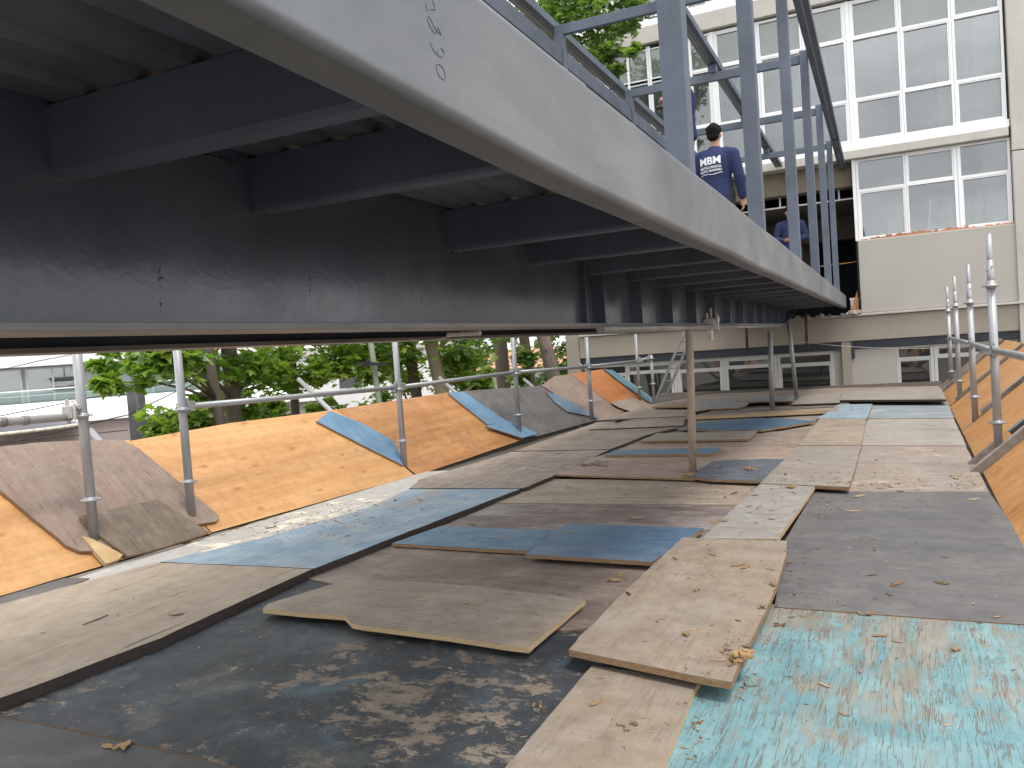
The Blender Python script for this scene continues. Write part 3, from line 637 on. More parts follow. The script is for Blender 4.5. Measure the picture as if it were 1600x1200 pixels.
LP = [((148, 848), 'nearest left scaffold post standing on the timber wedge'), ((300, 810), 'second left scaffold post beside the pale orange panel'),
      ((632, 727), 'third left scaffold post beside the blue board'), ((812, 680), 'fourth left scaffold post in front of the charcoal panel'),
      ((925, 655), 'fifth left scaffold post near the blue and rust board'), ((1000, 628), 'scaffold post in front of the red-orange panel'),
      ((1022, 626), 'short scaffold post ending the left rail near the ladder')]
base = []
for i, ((px, py), lab) in enumerate(LP):
    p = SL.px((px, py), .0)
    if i >= 4: p = at_z(px, py, .06)
    base.append(p)
    rail_z = at_x([116, 285, 625, 806, 914, 997, 1019][i], [651, 640, 608, 584, 575.5, 565.5, 560][i], p.x).z
    low = at_x([140, 293, 629, 811, 922, 1000, 1019][i], [781, 753, 689, 648, 627, 605, 600][i], p.x).z
    top = 1.72 if i < 4 else (1.30 if i < 6 else rail_z + .07)
    if i == 4: top = at_x(910, 527, p.x).z
    if i == 5: top = at_x(994, 522, p.x).z
    standard(lab, p.x, p.y, p.z - .01, top, [rail_z, low] + ([1.62] if i < 4 else []), rad=.031 if i < 5 else .028)
    base[i] = (p, rail_z)

def coupler(mb, c, s=1.0):
    c = Vector(c)
    mb.box(c - Vector((.045, .045, .04)) * s, c + Vector((.045, .045, .04)) * s)
    mb.tube(c + Vector((-.02, -.02, -.075)) * s, c + Vector((-.02, -.02, .085)) * s, .013 * s, n=8)
    mb.tube(c + Vector((.06, -.03, -.05)) * s, c + Vector((.06, -.03, .06)) * s, .011 * s, n=8)
    mb.tube(c + Vector((-.06, 0, .03)) * s, c + Vector((.07, 0, .03)) * s, .018 * s, n=8)

def ledger(label, a, b, r=.0245, mt='galv', heads=(1, 1), group='scaffold rails'):
    a = Vector(a); b = Vector(b); d = (b - a).normalized()
    root = empty('scaffold_rail', a, label, 'scaffold rail', group)
    mb = MB(); mb.tube(a + d * .05, b - d * .05, r); mb.build('tube', M[mt], root)
    for k, (p, s) in enumerate(((a, 1), (b, -1))):
        if heads[k]:
            mb = MB(); q = p + d * (s * .05)
            mb.bar(q - d * .02 - Z * .0, q + d * .055 * s, .045, .075)
            mb.tube(q + Vector((0, 0, -.055)), q + Vector((0, 0, .065)), .012, n=8)
            mb.build('ledger_head', M[mt], root, bevel=.006)
    return root
for i, lab in ((1, 'galvanised rail between the second and third left posts'), (2, 'galvanised rail between the third and fourth left posts'),
               (3, 'galvanised rail between the fourth and fifth left posts'), (4, 'galvanised rail between the fifth left post and the one by the red-orange panel'),
               (5, 'short last length of the left rail')):
    (p, za), (q, zb) = base[i], base[i + 1]
    ledger(lab, (p.x, p.y, za + .02), (q.x, q.y, zb + .02), r=.0235)
# rusty white tube at the far left
p1, z1 = base[0]
a = Vector((p1.x - .06, p1.y - .04, z1 + .0)); e = at_x(0, 660, p1.x - .06); d = (e - a).normalized()
root = empty('scaffold_tube', a, 'chalky white rusted tube clamped to the nearest left post', 'scaffold tube')
mb = MB(); mb.tube(a, a + d * 3.0, .027); mb.build('tube', M['galv_old'], root)
for s in (.30, .44):
    mb = MB(); mb.tube(a + d * s, a + d * (s + .03), .031, n=18); mb.build('collar', M['flange'], root)
mb = MB(); coupler(mb, a + Vector((.02, .0, .03)), 1.0); mb.build('coupler', M['galv_old'], root, bevel=.006)
# sloping bearer tubes under the left panels, their upper ends sticking out
for (px, py), lab in (((466, 592), 'bearer tube end sticking out above the faded blue board'), ((686, 590), 'bearer tube end sticking out beside the charcoal panel'),
                      ((818, 592), 'bearer tube end behind the fourth left post'), ((141, 672), 'bearer tube end behind the nearest left post'), ((904, 568), 'bearer tube end behind the fifth left post')):
    ptop = SL.px((px, py), -.05)
    mb = MB(); mb.tube(ptop, ptop - SL.eu * 1.35, .0245)
    tag(mb.build('bearer_tube', M['galv'], loc=ptop), lab, 'scaffold tube', 'bearer tubes under the left panels')
# right posts
RP = [((1561, 712), (1541, 366), 'nearest right scaffold post with a spigot top'), ((1524, 658), (1513, 413), 'second right scaffold post, between the nearest and the two far ones'),
      ((1500, 622), (1490, 432), 'third right scaffold post, beside the farthest one'), ((1487, 600), (1480, 448), 'farthest right scaffold post at the end of the rail')]
rb = []
for i, (b_, t_, lab) in enumerate(RP):
    p = SR.px(b_, .0); rb.append(p)
    zt = at_y(t_[0], t_[1], p.y).z
    zr = at_x([1549, 1518, 1494.5, 1481][i], [547, 537, 531, 527][i], p.x).z
    standard(lab, p.x, p.y, p.z - .01, zt, [zt - .40, zr - .02, zr - .56], rad=.0305, spig=True)
    rb[i] = (p, zr)
for i, lab in ((0, 'right rail length nearest to the nearest post'), (1, 'right rail length between the second and third posts'), (2, 'right rail length between the two far posts')):
    (p, za), (q, zb) = rb[i], rb[i + 1]
    ledger(['right rail between the nearest and second right posts', 'right rail between the second and third right posts', 'right rail between the two far right posts'][i], (p.x, p.y, za), (q.x, q.y, zb), r=.0235)
p, za = rb[0]; e = at_x(1600, 552, p.x - .02)
ledger('right rail running out of the photo from the nearest right post', (p.x, p.y, za), (e.x, e.y - 1.2, za + .02), r=.0255)

# props carrying the bridge
def prop(label, b, t, r, mt, y=None):
    p = at_z(*b, .03); q = at_y(*t, p.y)
    root = empty('prop', p, label, 'prop')
    mb = MB(); mb.tube(p, q, r, n=16); mb.build('tube', M[mt], root)
    mb = MB(); mb.box((p.x - .07, p.y - .07, p.z - .005), (p.x + .07, p.y + .07, p.z + .008)); mb.build('base_plate', M[mt], root)
    return p, q
pp, pq = prop('paint-spattered tan prop post under the bridge, nearest', (1083, 740), (1077, 517), .033, 'pole_wood')
prop('grey steel prop post behind the tan prop', (1207, 644), (1203, 517), .036, 'prop')
prop('thin grey prop post nearest to the building', (1245, 622), (1232, 500), .035, 'prop')
# clamped tube below the girder flange
a = at_y(930, 518, 5.2); a = Vector((pq.x - .02, 4.6, pq.z + .03)); b = Vector((pq.x - .02, 9.6, pq.z + .03))
root = empty('clamped_tube', a, 'grey tube clamped under the girder on top of the tan prop', 'scaffold tube')
mb = MB(); mb.tube(a, b, .027); mb.build('tube', M['prop'], root)
c = Vector((-1.52, 8.1, pq.z + .06))
mb = MB(); coupler(mb, c, 1.3); mb.tube(c - Z * .16, c + Z * .02, .022, n=10); mb.tube(c + Vector((0, .05, -.1)), c + Vector((0, .05, .16)), .014, n=8); mb.build('coupler', M['galv_old'], root, bevel=.006)
a = Vector((-1.60, 8.4, 1.290)); b = Vector((-1.60, 15.0, 1.290))
mb = MB(); mb.tube(a, b, .022); tag(mb.build('slim_tube', M['galv'], loc=a), 'slim galvanised tube along the girder flange beyond the coupler', 'scaffold tube')
# ladder
a0 = at_y(1022, 631, 15.6); b0 = at_y(1072, 512, 15.6)
dirv = (b0 - a0).normalized(); wv = Vector((.17, 0, 0)).lerp(Vector((.12, .14, 0)), .4)
root = empty('ladder', a0, 'grey ladder leaning behind the tan prop at the far windows', 'ladder')
for s in (0, 1):
    mb = MB(); mb.bar(a0 + wv * s * 1.1, a0 + wv * s * 1.1 + dirv * 2.1, .03, .05); mb.build('rail', M['prop'], root)
for k in range(7):
    mb = MB(); q = a0 + dirv * (.2 + .28 * k); mb.tube(q, q + wv * 1.1, .013, n=8); mb.build('rung', M['prop'], root)

# ------------------------------------------------------------------ the steel footbridge
BR = empty('steel_footbridge', (-1.8, 8, 1.3), 'long grey steel footbridge under construction with tall posts and roof frame', 'footbridge')
Y0, Y1 = -1.6, 19.0
def round_c(xo, zb, zt, depth, r, t, sgn=-1):
    """C section, back at xo, flanges reaching sgn*depth, rounded outer corners"""
    pts = []
    for k in range(6):
        q = math.pi / 2 * k / 5; pts.append((xo + sgn * (r - r * math.cos(q)) * 1.0, zb + r - r * math.sin(q)))
    pts = [(xo + sgn * (r - r * math.cos(math.pi / 2 * k / 5)), zt - r + r * math.sin(math.pi / 2 * k / 5)) for k in range(6)]
    pts += [(xo + sgn * (r + .004), zt), (xo + sgn * depth, zt), (xo + sgn * depth, zt - t), (xo + sgn * t, zt - t), (xo + sgn * t, zb + t), (xo + sgn * depth, zb + t), (xo + sgn * depth, zb), (xo + sgn * (r + .004), zb)]
    pts += [(xo + sgn * (r - r * math.sin(math.pi / 2 * k / 5)), zb + r - r * math.cos(math.pi / 2 * k / 5)) for k in range(6)]
    pts += [(xo, zb + r + .004), (xo, zt - r - .004)]
    return pts
def fascia(y0, y1, xo, zb, zt):
    mb = MB(); n = 24; P = round_c(0, 0, zt - zb, .085, .020, .008)
    rings = []
    for i in range(n + 1):
        y = y0 + (y1 - y0) * i / n
        tw = .026 * max(0.0, (2.0 - max(y, .3)) / 1.36)      # the first length twists up a little towards its near end
        rings.append([(xo + x + .0025 * math.sin(y * 2.1), y, zb + z + tw * (1 - z / (zt - zb)) + .002 * math.sin(y * 3.3)) for x, z in P])
    m = len(P); vs = [p for r_ in rings for p in r_]
    fs = [(i * m + k, i * m + (k + 1) % m, (i + 1) * m + (k + 1) % m, (i + 1) * m + k) for i in range(n) for k in range(m)]
    mb.add(vs, fs, 0, True); mb.add(vs, [tuple(reversed(range(m))), tuple(range(n * m, n * m + m))])
    o = mb.build('fascia_beam', M['fascia'], BR)
    es = o.modifiers.new('es', 'EDGE_SPLIT'); es.split_angle = R(50); return o
FZ0, FZ1 = 1.595, 1.872
fb = fascia(Y0, 2.02, -.6530, FZ0 - .002, FZ1 + .002); fascia(2.02, 6.35, -.655, FZ0, FZ1); fascia(6.354, Y1 + .3, -.655, FZ0, FZ1)
def bead(pts, r, name='weld_bead', parent=BR, mt='weld', n=60):
    rng = random.Random(len(pts) + int(r * 1e4)); P = []
    pts = [Vector(p) for p in pts]
    for i in range(n + 1):
        f = i / n * (len(pts) - 1); k = min(int(f), len(pts) - 2); q = pts[k].lerp(pts[k + 1], f - k)
        P.append(q + Vector((rng.gauss(0, r * .15), rng.gauss(0, r * .35), rng.gauss(0, r * .35))))
    mb = MB(); mb.path(P, [r * rng.uniform(.6, 1.25) for _ in P], n=7); return mb.build(name, M[mt], parent)
# handwritten numbers on the fascia
def text_mesh(body, size, name, mat, parent, mw, extrude=.0004, offset=0.0, align='CENTER'):
    cu = bpy.data.curves.new(name, 'FONT'); cu.body = body; cu.size = size; cu.extrude = extrude; cu.offset = offset; cu.align_x = align; cu.align_y = 'CENTER'
    to = bpy.data.objects.new(name, cu); C.objects.link(to)
    dg = bpy.context.evaluated_depsgraph_get(); me = bpy.data.meshes.new_from_object(to.evaluated_get(dg))
    bpy.data.objects.remove(to)
    o = bpy.data.objects.new(name, me); C.objects.link(o); me.materials.clear(); me.materials.append(mat)
    o.parent = parent; o.matrix_local = Matrix.Translation(-world_loc(parent)) @ mw; return o
def strokes(lines, name, r, mt, parent):
    mb = MB()
    for l in lines: mb.path(l, r, n=6)
    return mb.build(name, M[mt], parent)
XF = -.6512
def pxf(pts): return [at_x(x, y, XF) for x, y in pts]
def crop(pts): return pxf([(640 + x * .1875, y * .1875) for x, y in pts])
strokes([crop([(130, 10), (140, 60), (150, 90), (165, 78)]), crop([(175, 78), (212, 80), (205, 40), (190, 0)])], 'handwritten_digit', .0006, 'ink', BR)
strokes([crop([(150, 130), (152, 175), (175, 230), (205, 272), (222, 280), (226, 255), (200, 215), (178, 165), (160, 135)]), crop([(226, 255), (245, 270), (262, 292), (250, 250), (232, 228)])], 'handwritten_digit', .0006, 'ink', BR)
strokes([crop([(172, 345), (182, 385), (205, 425), (222, 452), (232, 440), (228, 425), (240, 460), (262, 478), (284, 462), (285, 430), (262, 395)])], 'handwritten_digit', .0006, 'ink', BR)
strokes([crop([(222, 545), (228, 590), (250, 640), (280, 665), (297, 658), (296, 610), (275, 560), (245, 532), (224, 538)])], 'handwritten_digit', .0006, 'ink', BR)

# near girder
WX = -1.645
def girder(wx, fx0, fx1, wm, fm, y_end):
    mb = MB(); t = .006
    prof = [(Y0, 1.86), (Y1, 1.86), (Y1, 1.60), (17.7, 1.60), (y_end, 1.327), (Y0, 1.327)]
    vs = [(wx - t, y, z) for y, z in prof] + [(wx + t, y, z) for y, z in prof]; n = len(prof)
    mb.add(vs, [tuple(range(n)), tuple(reversed(range(n, 2 * n)))] + [(i, i + n, (i + 1) % n + n, (i + 1) % n) for i in range(n)])
    gd = mb.build('girder', M[wm], BR)
    mb = MB(); mb.box((fx0, Y0, 1.306), (fx1, y_end, 1.326)); mb.build('bottom_flange', M[fm], gd, bevel=.002)
    mb = MB(); mb.add([(fx0, y_end, 1.306), (fx1, y_end, 1.306), (fx1, 17.7, 1.58), (fx0, 17.7, 1.58), (fx0, y_end, 1.326), (fx1, y_end, 1.326), (fx1, 17.7, 1.60), (fx0, 17.7, 1.60)],
                      [(3, 2, 1, 0), (4, 5, 6, 7), (0, 1, 5, 4), (1, 2, 6, 5), (2, 3, 7, 6), (3, 0, 4, 7)]); mb.build('end_flange', M['web'], gd)
    return gd
gd = girder(WX, -1.745, -1.548, 'web', 'flange', 15.3)
gd2 = girder(-2.76, -2.86, -2.66, 'web', 'flange', 15.3)
JY = [1.275, 1.90, 3.08, 3.95, 4.88, 5.75, 6.7, 7.65, 8.6, 9.55, 10.5, 11.45, 12.4, 13.35, 14.3, 15.25, 16.2, 17.15, 18.1]
for y in JY:
    if y > 4.5 and y < 15.3:
        mb = MB(); mb.box((WX + .0062, y - .006, 1.3265), (-1.556, y + .006, 1.628)); mb.build('stiffener', M['web'], gd)
mb = MB(); mb.box((WX + .0062, 4.66, 1.3265), (-1.60, 4.672, 1.80)); mb.build('stiffener', M['web'], gd)
# weld seams and burn marks on the web
for px, ya, yb, r in ((247, 415, 488, .006), (474, 350, 420, .004), (482, 420, 490, .005), (656, 450, 478, .004)):
    bead([at_x(px, ya, WX + .0066 - r), at_x(px + 2, yb, WX + .0066 - r)], r, 'weld_seam', gd, 'web', n=90)
for pa, pb in (((295, 235), (362, 253)), ((392, 328), (425, 342)), ((88, 262), (128, 278)), ((30, 104), (60, 112)), ((705, 396), (720, 395))):
    bead([at_x(*pa, WX + .006), at_x(*pb, WX + .006)], .004, 'weld_bead', gd, n=30)
# joists
for i, y in enumerate(JY):
    mb = MB()
    w = .075 if y < 4.5 else .06
    z0, z1 = (1.652 if i < 2 else 1.634), 1.806; t = .006; r = .012
    # box joist with rounded lower edges
    prof = [(y - w / 2, z1), (y - w / 2, z0 + r), (y - w / 2 + r * .3, z0 + r * .3), (y - w / 2 + r, z0), (y + w / 2 - r, z0), (y + w / 2 - r * .3, z0 + r * .3), (y + w / 2, z0 + r), (y + w / 2, z1)]
    n = len(prof); xa, xb = WX + .0062, -.7385
    vs = [(xa, a_, b_) for a_, b_ in prof] + [(xb, a_, b_) for a_, b_ in prof]
    mb.add(vs, [(k, (k + 1) % n, (k + 1) % n + n, k + n) for k in range(n)] + [tuple(range(n)), tuple(reversed(range(n, 2 * n)))])
    mb.build('joist', M['paint_dark'], BR)
    mb = MB(); mb.box((-2.75, y - w / 2, 1.66), (WX - .0062, y + w / 2, 1.80)); mb.build('joist', M['paint_dark'], BR)
# folded steel decking and floor plate
P = []; x = -3.0; rib = .155
while x < -.72:
    P += [(x, 1.808), (x + .085, 1.808), (x + .102, 1.85), (x + .138, 1.85)]; x += rib
P = [p for p in P if p[0] < -.672]
mb = MB(); mb.prof(P + [(xx, zz + .003) for xx, zz in reversed(P)], Y0, Y1, 0)
mb.build('decking', M['decking'], BR)
mb = MB(); mb.box((-3.05, Y0, 1.8745), (-.745, Y1 + .3, 1.884)); mb.build('floor_plate', M['decking'], BR)
mb = MB()
mb.prof(round_c(-3.06, FZ0, FZ1, .085, .02, .008, 1), Y0, Y1); mb.build('fascia_beam', M['paint'], BR)
# frames
CY = [.65, 3.42, 5.72, 8.45, 11.12, 13.9, 16.68]
for i, y in enumerate(CY):
    mb = MB(); mb.box((-.772, y - .05, FZ1 + .001), (-.672, y + .05, 4.70)); mb.build('post', M['paint'], BR, bevel=.006)
    mb = MB(); mb.box((-3.05, y - .05, 1.8845), (-2.95, y + .05, 4.545)); mb.build('post', M['paint'], BR, bevel=.006)
    mb = MB(); mb.box((-3.05, y - .03, 4.548), (-.774, y + .03, 4.655)); mb.build('crossbeam', M['paint'], BR, bevel=.005)
    mb = MB(); mb.box((-1.91, y - .05, 4.657), (-1.80, y + .05, 4.765)); mb.build('purlin_block', M['paint_dark'], BR, bevel=.003)
mb = MB(); mb.box((-3.03, Y0, 4.22), (-2.97, 16.65, 4.40)); mb.build('eave_beam', M['paint'], BR, bevel=.005)
def purlin(x, z, y1=18.85, dz=.0):
    for s in (-1, 1):
        xc = x + s * .043
        P = [(xc - .03, z), (xc + .03, z), (xc + .03, z + .012), (xc - .022, z + .012), (xc - .022, z + .07), (xc + .03, z + .07), (xc + .03, z + .082), (xc - .03, z + .082)]
        if s > 0: P = [(2 * xc - a_, b_) for a_, b_ in P]
        mb = MB(); mb.prof(P, Y0, y1); mb.build('purlin', M['purlin_light' if s < 0 and x < -1 else 'paint'], BR)
    mb = MB(); mb.box((x - .012, Y0, z + .010), (x + .012, y1, z + .05)); mb.build('purlin_strip', M['galv'], BR)
purlin(-3.13, 4.66); purlin(-1.855, 4.767); purlin(-.595, 4.60, 19.6)
mb = MB(); mb.box((-.66, 16.2, 4.56), (-.53, 17.1, 4.598)); mb.build('gutter_end', M['paint'], BR)
# wire hanging under the far girder
a = at_x(628, 527, -2.3); b_ = at_x(720, 518, -1.9)
mb = MB(); mb.path([at_x(640, 530, -2.6).lerp(at_x(725, 519, -1.8), f) - Z * (.02 * math.sin(math.pi * f)) for f in [k / 8 for k in range(9)]], .004, n=6)
mb.tube(at_x(700, 523, -1.95), at_x(750, 520, -1.75), .012)
tag(mb.build('loose_cable', M['cord_w']), 'thin loose cable hanging under the girders', 'cable')

# ------------------------------------------------------------------ the building at the end
YF = 19.0
BD = empty('concrete_building', (-2, 20, -4), 'grey concrete building with big white framed windows behind the deck and bridge', 'building')
def bbox(name, mt, lo, hi, parent=None, bevel=0):
    mb = MB(); mb.box(lo, hi); return mb.build(name, M[mt], parent or BD, bevel=bevel)

def window(x0, x1, z0, z1, y, cols, rows, mt='white', glassm=None, depth=.09, fw=.05, bars=True, skip=()):
    """frame with mullions (x, width) and transoms (z, width); every pane a child"""
    mb = MB()
    mb.box((x0, y, z0), (x0 + fw, y + depth, z1)); mb.box((x1 - fw, y, z0), (x1, y + depth, z1))
    xs = [(x0 + fw / 2, fw)] + list(cols) + [(x1 - fw / 2, fw)]
    zs = [(z0 + fw / 2, fw)] + list(rows) + [(z1 - fw / 2, fw)]
    for (x, w) in cols:
        nb = 1 if w < .075 else (2 if w < .14 else 3); g_ = .007
        for k in range(nb):
            a = x - w / 2 + w * k / nb + (g_ / 2 if k else 0); b_ = x - w / 2 + w * (k + 1) / nb - (g_ / 2 if k < nb - 1 else 0)
            mb.box((a, y - .004 - .004 * (k % 2), z0 + .001), (b_, y + depth, z1 - .001))
        if nb > 1: mb.box((x - w / 2 + .01, y + .02, z0 + .001), (x + w / 2 - .01, y + depth - .01, z1 - .001))
    for i in range(len(xs) - 1):
        a = xs[i][0] + xs[i][1] / 2; b_ = xs[i + 1][0] - xs[i + 1][1] / 2
        for (z, w) in zs:
            mb.box((a, y + .004, z - w / 2), (b_, y + depth - .004, z + w / 2))
    fr = mb.build('window', M[mt], BD, bevel=.004)
    k = 0
    for j in range(len(zs) - 1):
        for i in range(len(xs) - 1):
            if (i, j) in skip: continue
            a = xs[i][0] + xs[i][1] / 2; b_ = xs[i + 1][0] - xs[i + 1][1] / 2
            c = zs[j][0] + zs[j][1] / 2; d = zs[j + 1][0] - zs[j + 1][1] / 2
            # opening sash
            if bars and (i + j) % 2 == 0 and b_ - a > .5:
                mb = MB(); s = .028
                mb.box((a + .001, y + .012, c + .001), (a + s, y + .05, d - .001)); mb.box((b_ - s, y + .012, c + .001), (b_ - .001, y + .05, d - .001))
                mb.box((a + s, y + .012, c + .001), (b_ - s, y + .05, c + s)); mb.box((a + s, y + .012, d - s), (b_ - s, y + .05, d - .001))
                mb.build('sash', M[mt], fr)
            gm = glassm(i, j) if callable(glassm) else glassm
            mb = MB(); mb.box((a, y + .055, c), (b_, y + .063, d)); pn = mb.build('pane', M[gm], fr, loc=((a + b_) / 2, y + .059, (c + d) / 2))
            r3 = random.Random(int(a * 977 + c * 131)); pn.rotation_euler = (R(r3.gauss(0, .5)), 0, R(r3.gauss(0, .5)))
    return fr
upg = lambda i, j: 'frost' if j == 2 else 'glass'
upr = [(5.96, .06), (7.23, .06)]
window(-.30, 2.47, 5.06, 8.02, YF + .02, [(.64, .085), (1.58, .10)], upr, glassm=upg)
window(-3.12, -.38, 5.06, 8.02, YF + .02, [(-2.17, .085), (-1.26, .085)], upr, glassm=upg)
window(-6.72, -3.20, 5.06, 8.02, YF + .02, [(-3.66, .05), (-4.62, .10), (-5.12, .05), (-5.65, .09), (-6.2, .05)], upr, glassm=upg)
window(-.30, 2.50, 8.62, 11.3, YF + .02, [(.64, .085), (1.58, .10)], [(9.5, .06)], glassm='glass')
window(-3.12, -.38, 8.62, 11.3, YF + .02, [(-2.17, .085), (-1.26, .085)], [(9.5, .06)], glassm='glass')
window(-6.72, -3.20, 8.62, 11.3, YF + .02, [(-3.66, .05), (-4.62, .10), (-5.65, .09)], [(9.5, .06)], glassm='glass')
window(-.33, 2.50, 3.0, 4.715, YF + .06, [(.62, .075), (1.57, .13)], [(4.05, .06)], glassm='glass')
window(-6.72, -3.10, 3.0, 4.715, YF + .06, [(-5.6, .07), (-4.6, .1), (-3.9, .07)], [(4.05, .06)], glassm='glass')
lows = window(-6.70, -.96, -.35, .692, YF + .10, [(-5.64, .09), (-4.47, .22), (-3.33, .17), (-2.19, .20)], [(.43, .055)], 'white_dull', 'glass_low', fw=.08)
window(.27, 6.4, -.35, .70, YF + .10, [(.98, .13), (2.1, .08), (3.2, .14), (4.4, .08)], [(.43, .055)], 'white_dull', 'glass_low', fw=.05)
for x0, x1 in ((-.378, -.302), (-3.198, -3.122)):
    for z0, z1 in ((5.06, 8.02), (8.62, 11.3)): bbox('mullion_cover', 'white', (x0, YF + .004, z0), (x1, YF + .12, z1))
# white sills, slab bands
bbox('sill', 'white', (-6.75, YF - .03, 4.905), (2.50, YF + .12, 5.055), bevel=.006)
bbox('sill', 'white', (-6.75, YF - .03, 8.452), (2.50, YF + .12, 8.615), bevel=.006)
bbox('floor_slab', 'concrete', (-7.0, YF - .10, 4.722), (2.47, YF + .5, 4.90), bevel=.012)
bbox('floor_slab', 'concrete', (-7.0, YF - .10, 8.06), (2.47, YF + .5, 8.448), bevel=.012)
bbox('floor_slab', 'room', (-6.75, YF + .505, 4.74), (9, YF + 7, 4.88)); bbox('floor_slab', 'room', (-6.75, YF + .505, 8.1), (9, YF + 7, 8.4)); bbox('floor_slab', 'room', (-6.75, YF + .2, 11.32), (9, YF + 7, 11.5))
for z0, z1 in ((-4, 4.40), (4.42, 7.9), (7.92, 11.5)):
    bbox('column', 'concrete', (2.515, YF - .09, z0), (3.3, YF + .4, z1), bevel=.012)
bbox('wall', 'concrete', (3.302, YF, 3.0), (9, YF + .3, 11.5))
bbox('column', 'plaster2', (-7.12, YF - .06, -4), (-6.78, YF + .3, 4.72), bevel=.01)
bbox('parapet_wall', 'plaster', (-.36, YF - .05, 1.452), (9, YF + .055, 3.0), bevel=.02)
mb = MB(); rng = random.Random(4)
for k in range(46):
    x = -.30 + k * .061; h = rng.uniform(.015, .075) * (1 if 4 < k < 34 else .5)
    mb.box((x, YF - .03 + rng.uniform(0, .02), 3.0015), (x + .06, YF + .05, 3.0 + h))
mb.build('brick_sill', M['brick'], BD)
bbox('ledge', 'concrete', (-6.75, YF - .12, 1.40), (9, YF - .003, 1.450), bevel=.01)
bbox('beam', 'plaster2', (-6.775, YF - .045, .872), (9, YF + .4, 1.398), bevel=.012)
bbox('floor_slab', 'room', (-6.75, YF + .06, 1.40), (9, YF + 8, 1.449))
bbox('steel_lintel', 'navy_beam', (-6.77, YF + .0, .702), (-.80, YF + .2, .871)); bbox('steel_lintel', 'navy_beam', (-.53, YF + .0, .712), (9, YF + .2, .871))
bbox('column', 'plaster2', (-.798, YF - .02, -4), (-.60, YF + .3, .871), bevel=.01)
bbox('bracket', 'navy_beam', (-.595, YF - .03, .50), (-.535, YF + .1, .87))
bbox('wall', 'plaster', (-.598, YF + .06, -4), (.268, YF + .3, .70)); bbox('wall', 'plaster', (6.402, YF + .06, -4), (9, YF + .3, .70))
bbox('wall', 'plaster', (-.957, YF + .1, -4), (-.80, YF + .3, .70))
bbox('wall', 'plaster2', (-6.775, YF + .1, -4), (-.96, YF + .3, -.352)); bbox('wall', 'plaster2', (.27, YF + .1, -4), (6.4, YF + .3, -.352))
# broken ledge where the bridge lands
rng = random.Random(9); mb = MB()
for k in range(60):
    x = rng.uniform(-3.2, -.32); s = rng.uniform(.02, .07); y = YF - .12 + rng.uniform(-.05, .02)
    mb.tube((x, y, 1.43), (x + rng.uniform(-.02, .02), y + .02, 1.45 + s * .9), s, s * .5, n=6)
mb.build('broken_mortar', M['rubble'], BD)
bbox('mortar_pad', 'rubble', (-.62, YF - .16, 1.452), (-.36, YF - .055, 1.53), bevel=.012)
# opening
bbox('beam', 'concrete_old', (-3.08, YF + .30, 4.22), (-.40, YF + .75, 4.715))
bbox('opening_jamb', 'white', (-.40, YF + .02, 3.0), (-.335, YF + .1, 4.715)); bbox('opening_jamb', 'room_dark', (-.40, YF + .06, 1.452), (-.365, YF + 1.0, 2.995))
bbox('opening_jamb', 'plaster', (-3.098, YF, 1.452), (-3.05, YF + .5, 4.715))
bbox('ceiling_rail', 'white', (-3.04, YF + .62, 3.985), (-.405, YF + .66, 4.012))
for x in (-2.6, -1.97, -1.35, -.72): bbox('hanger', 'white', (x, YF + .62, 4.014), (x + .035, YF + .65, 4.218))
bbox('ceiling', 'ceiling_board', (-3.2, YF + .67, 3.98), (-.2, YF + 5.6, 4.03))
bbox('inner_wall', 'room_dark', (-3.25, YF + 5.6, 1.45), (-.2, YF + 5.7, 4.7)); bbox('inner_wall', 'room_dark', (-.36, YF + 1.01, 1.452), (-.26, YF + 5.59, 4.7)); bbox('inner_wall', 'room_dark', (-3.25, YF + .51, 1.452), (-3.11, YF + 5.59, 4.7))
bbox('duct', 'ceiling_board', (-3.0, YF + 3.4, 3.4), (-.4, YF + 3.7, 3.97))
for x0, x1 in ((-3.0, -2.3), (-2.28, -1.6)): bbox('inner_panel', 'ceiling_board', (x0, YF + 4.5, 2.1), (x1, YF + 4.55, 3.9))
# rooms behind the glass
for z0, z1 in ((4.885, 8.09), (8.41, 11.3)):
    bbox('inner_wall', 'room', (-6.7, YF + 4.6, z0), (9, YF + 4.7, z1))
    bbox('inner_wall', 'room_cream', (2.0, YF + .6, z0), (2.40, YF + .85, z1 - .02))
    for x in (-.36, -3.15): bbox('inner_wall', 'room', (x, YF + 1.6, z0), (x + .12, YF + 4.59, z1))
for x0, x1, mt in ((.95, 1.25, 'mauve'), (1.95, 2.2, 'grey_wall'), (-.1, .15, 'room_cream')):
    bbox('inner_partition', mt, (x0, YF + 2.1, 4.886), (x1, YF + 2.2, 7.4))
bbox('inner_wall', 'room', (-.25, YF + 3.2, 1.452), (9, YF + 3.3, 4.7)); bbox('inner_wall', 'room_cream', (2.05, YF + .5, 1.452), (2.45, YF + .8, 4.7))
bbox('inner_partition', 'white_wall', (.25, YF + 1.5, 1.452), (.55, YF + 1.6, 3.6)); bbox('inner_partition', 'room_dark', (.56, YF + 1.5, 1.452), (.72, YF + 1.6, 3.5))
bbox('inner_partition', 'room_cream', (.73, YF + 1.7, 1.452), (1.55, YF + 1.8, 3.65))
mb = MB(); n = 20; vs = []
for k in range(n + 1):
    q = math.pi * k / n; vs += [(1.15 - .42 * math.cos(q), YF + 1.45 + .03 * math.sin(k * 2.3), 3.655 + .45 * math.sin(q)), (1.15 - .42 * math.cos(q), YF + 1.75, 3.655 + .40 * math.sin(q))]
mb.add(vs, [(2 * i, 2 * i + 1, 2 * i + 3, 2 * i + 2) for i in range(n)] + [tuple(2 * i for i in range(n + 1))]); mb.build('plastic_sheet', M['slate_roof'], BD)
bbox('inner_wall', 'room', (-6.7, YF + 3.2, 1.452), (-3.26, YF + 3.3, 4.7))
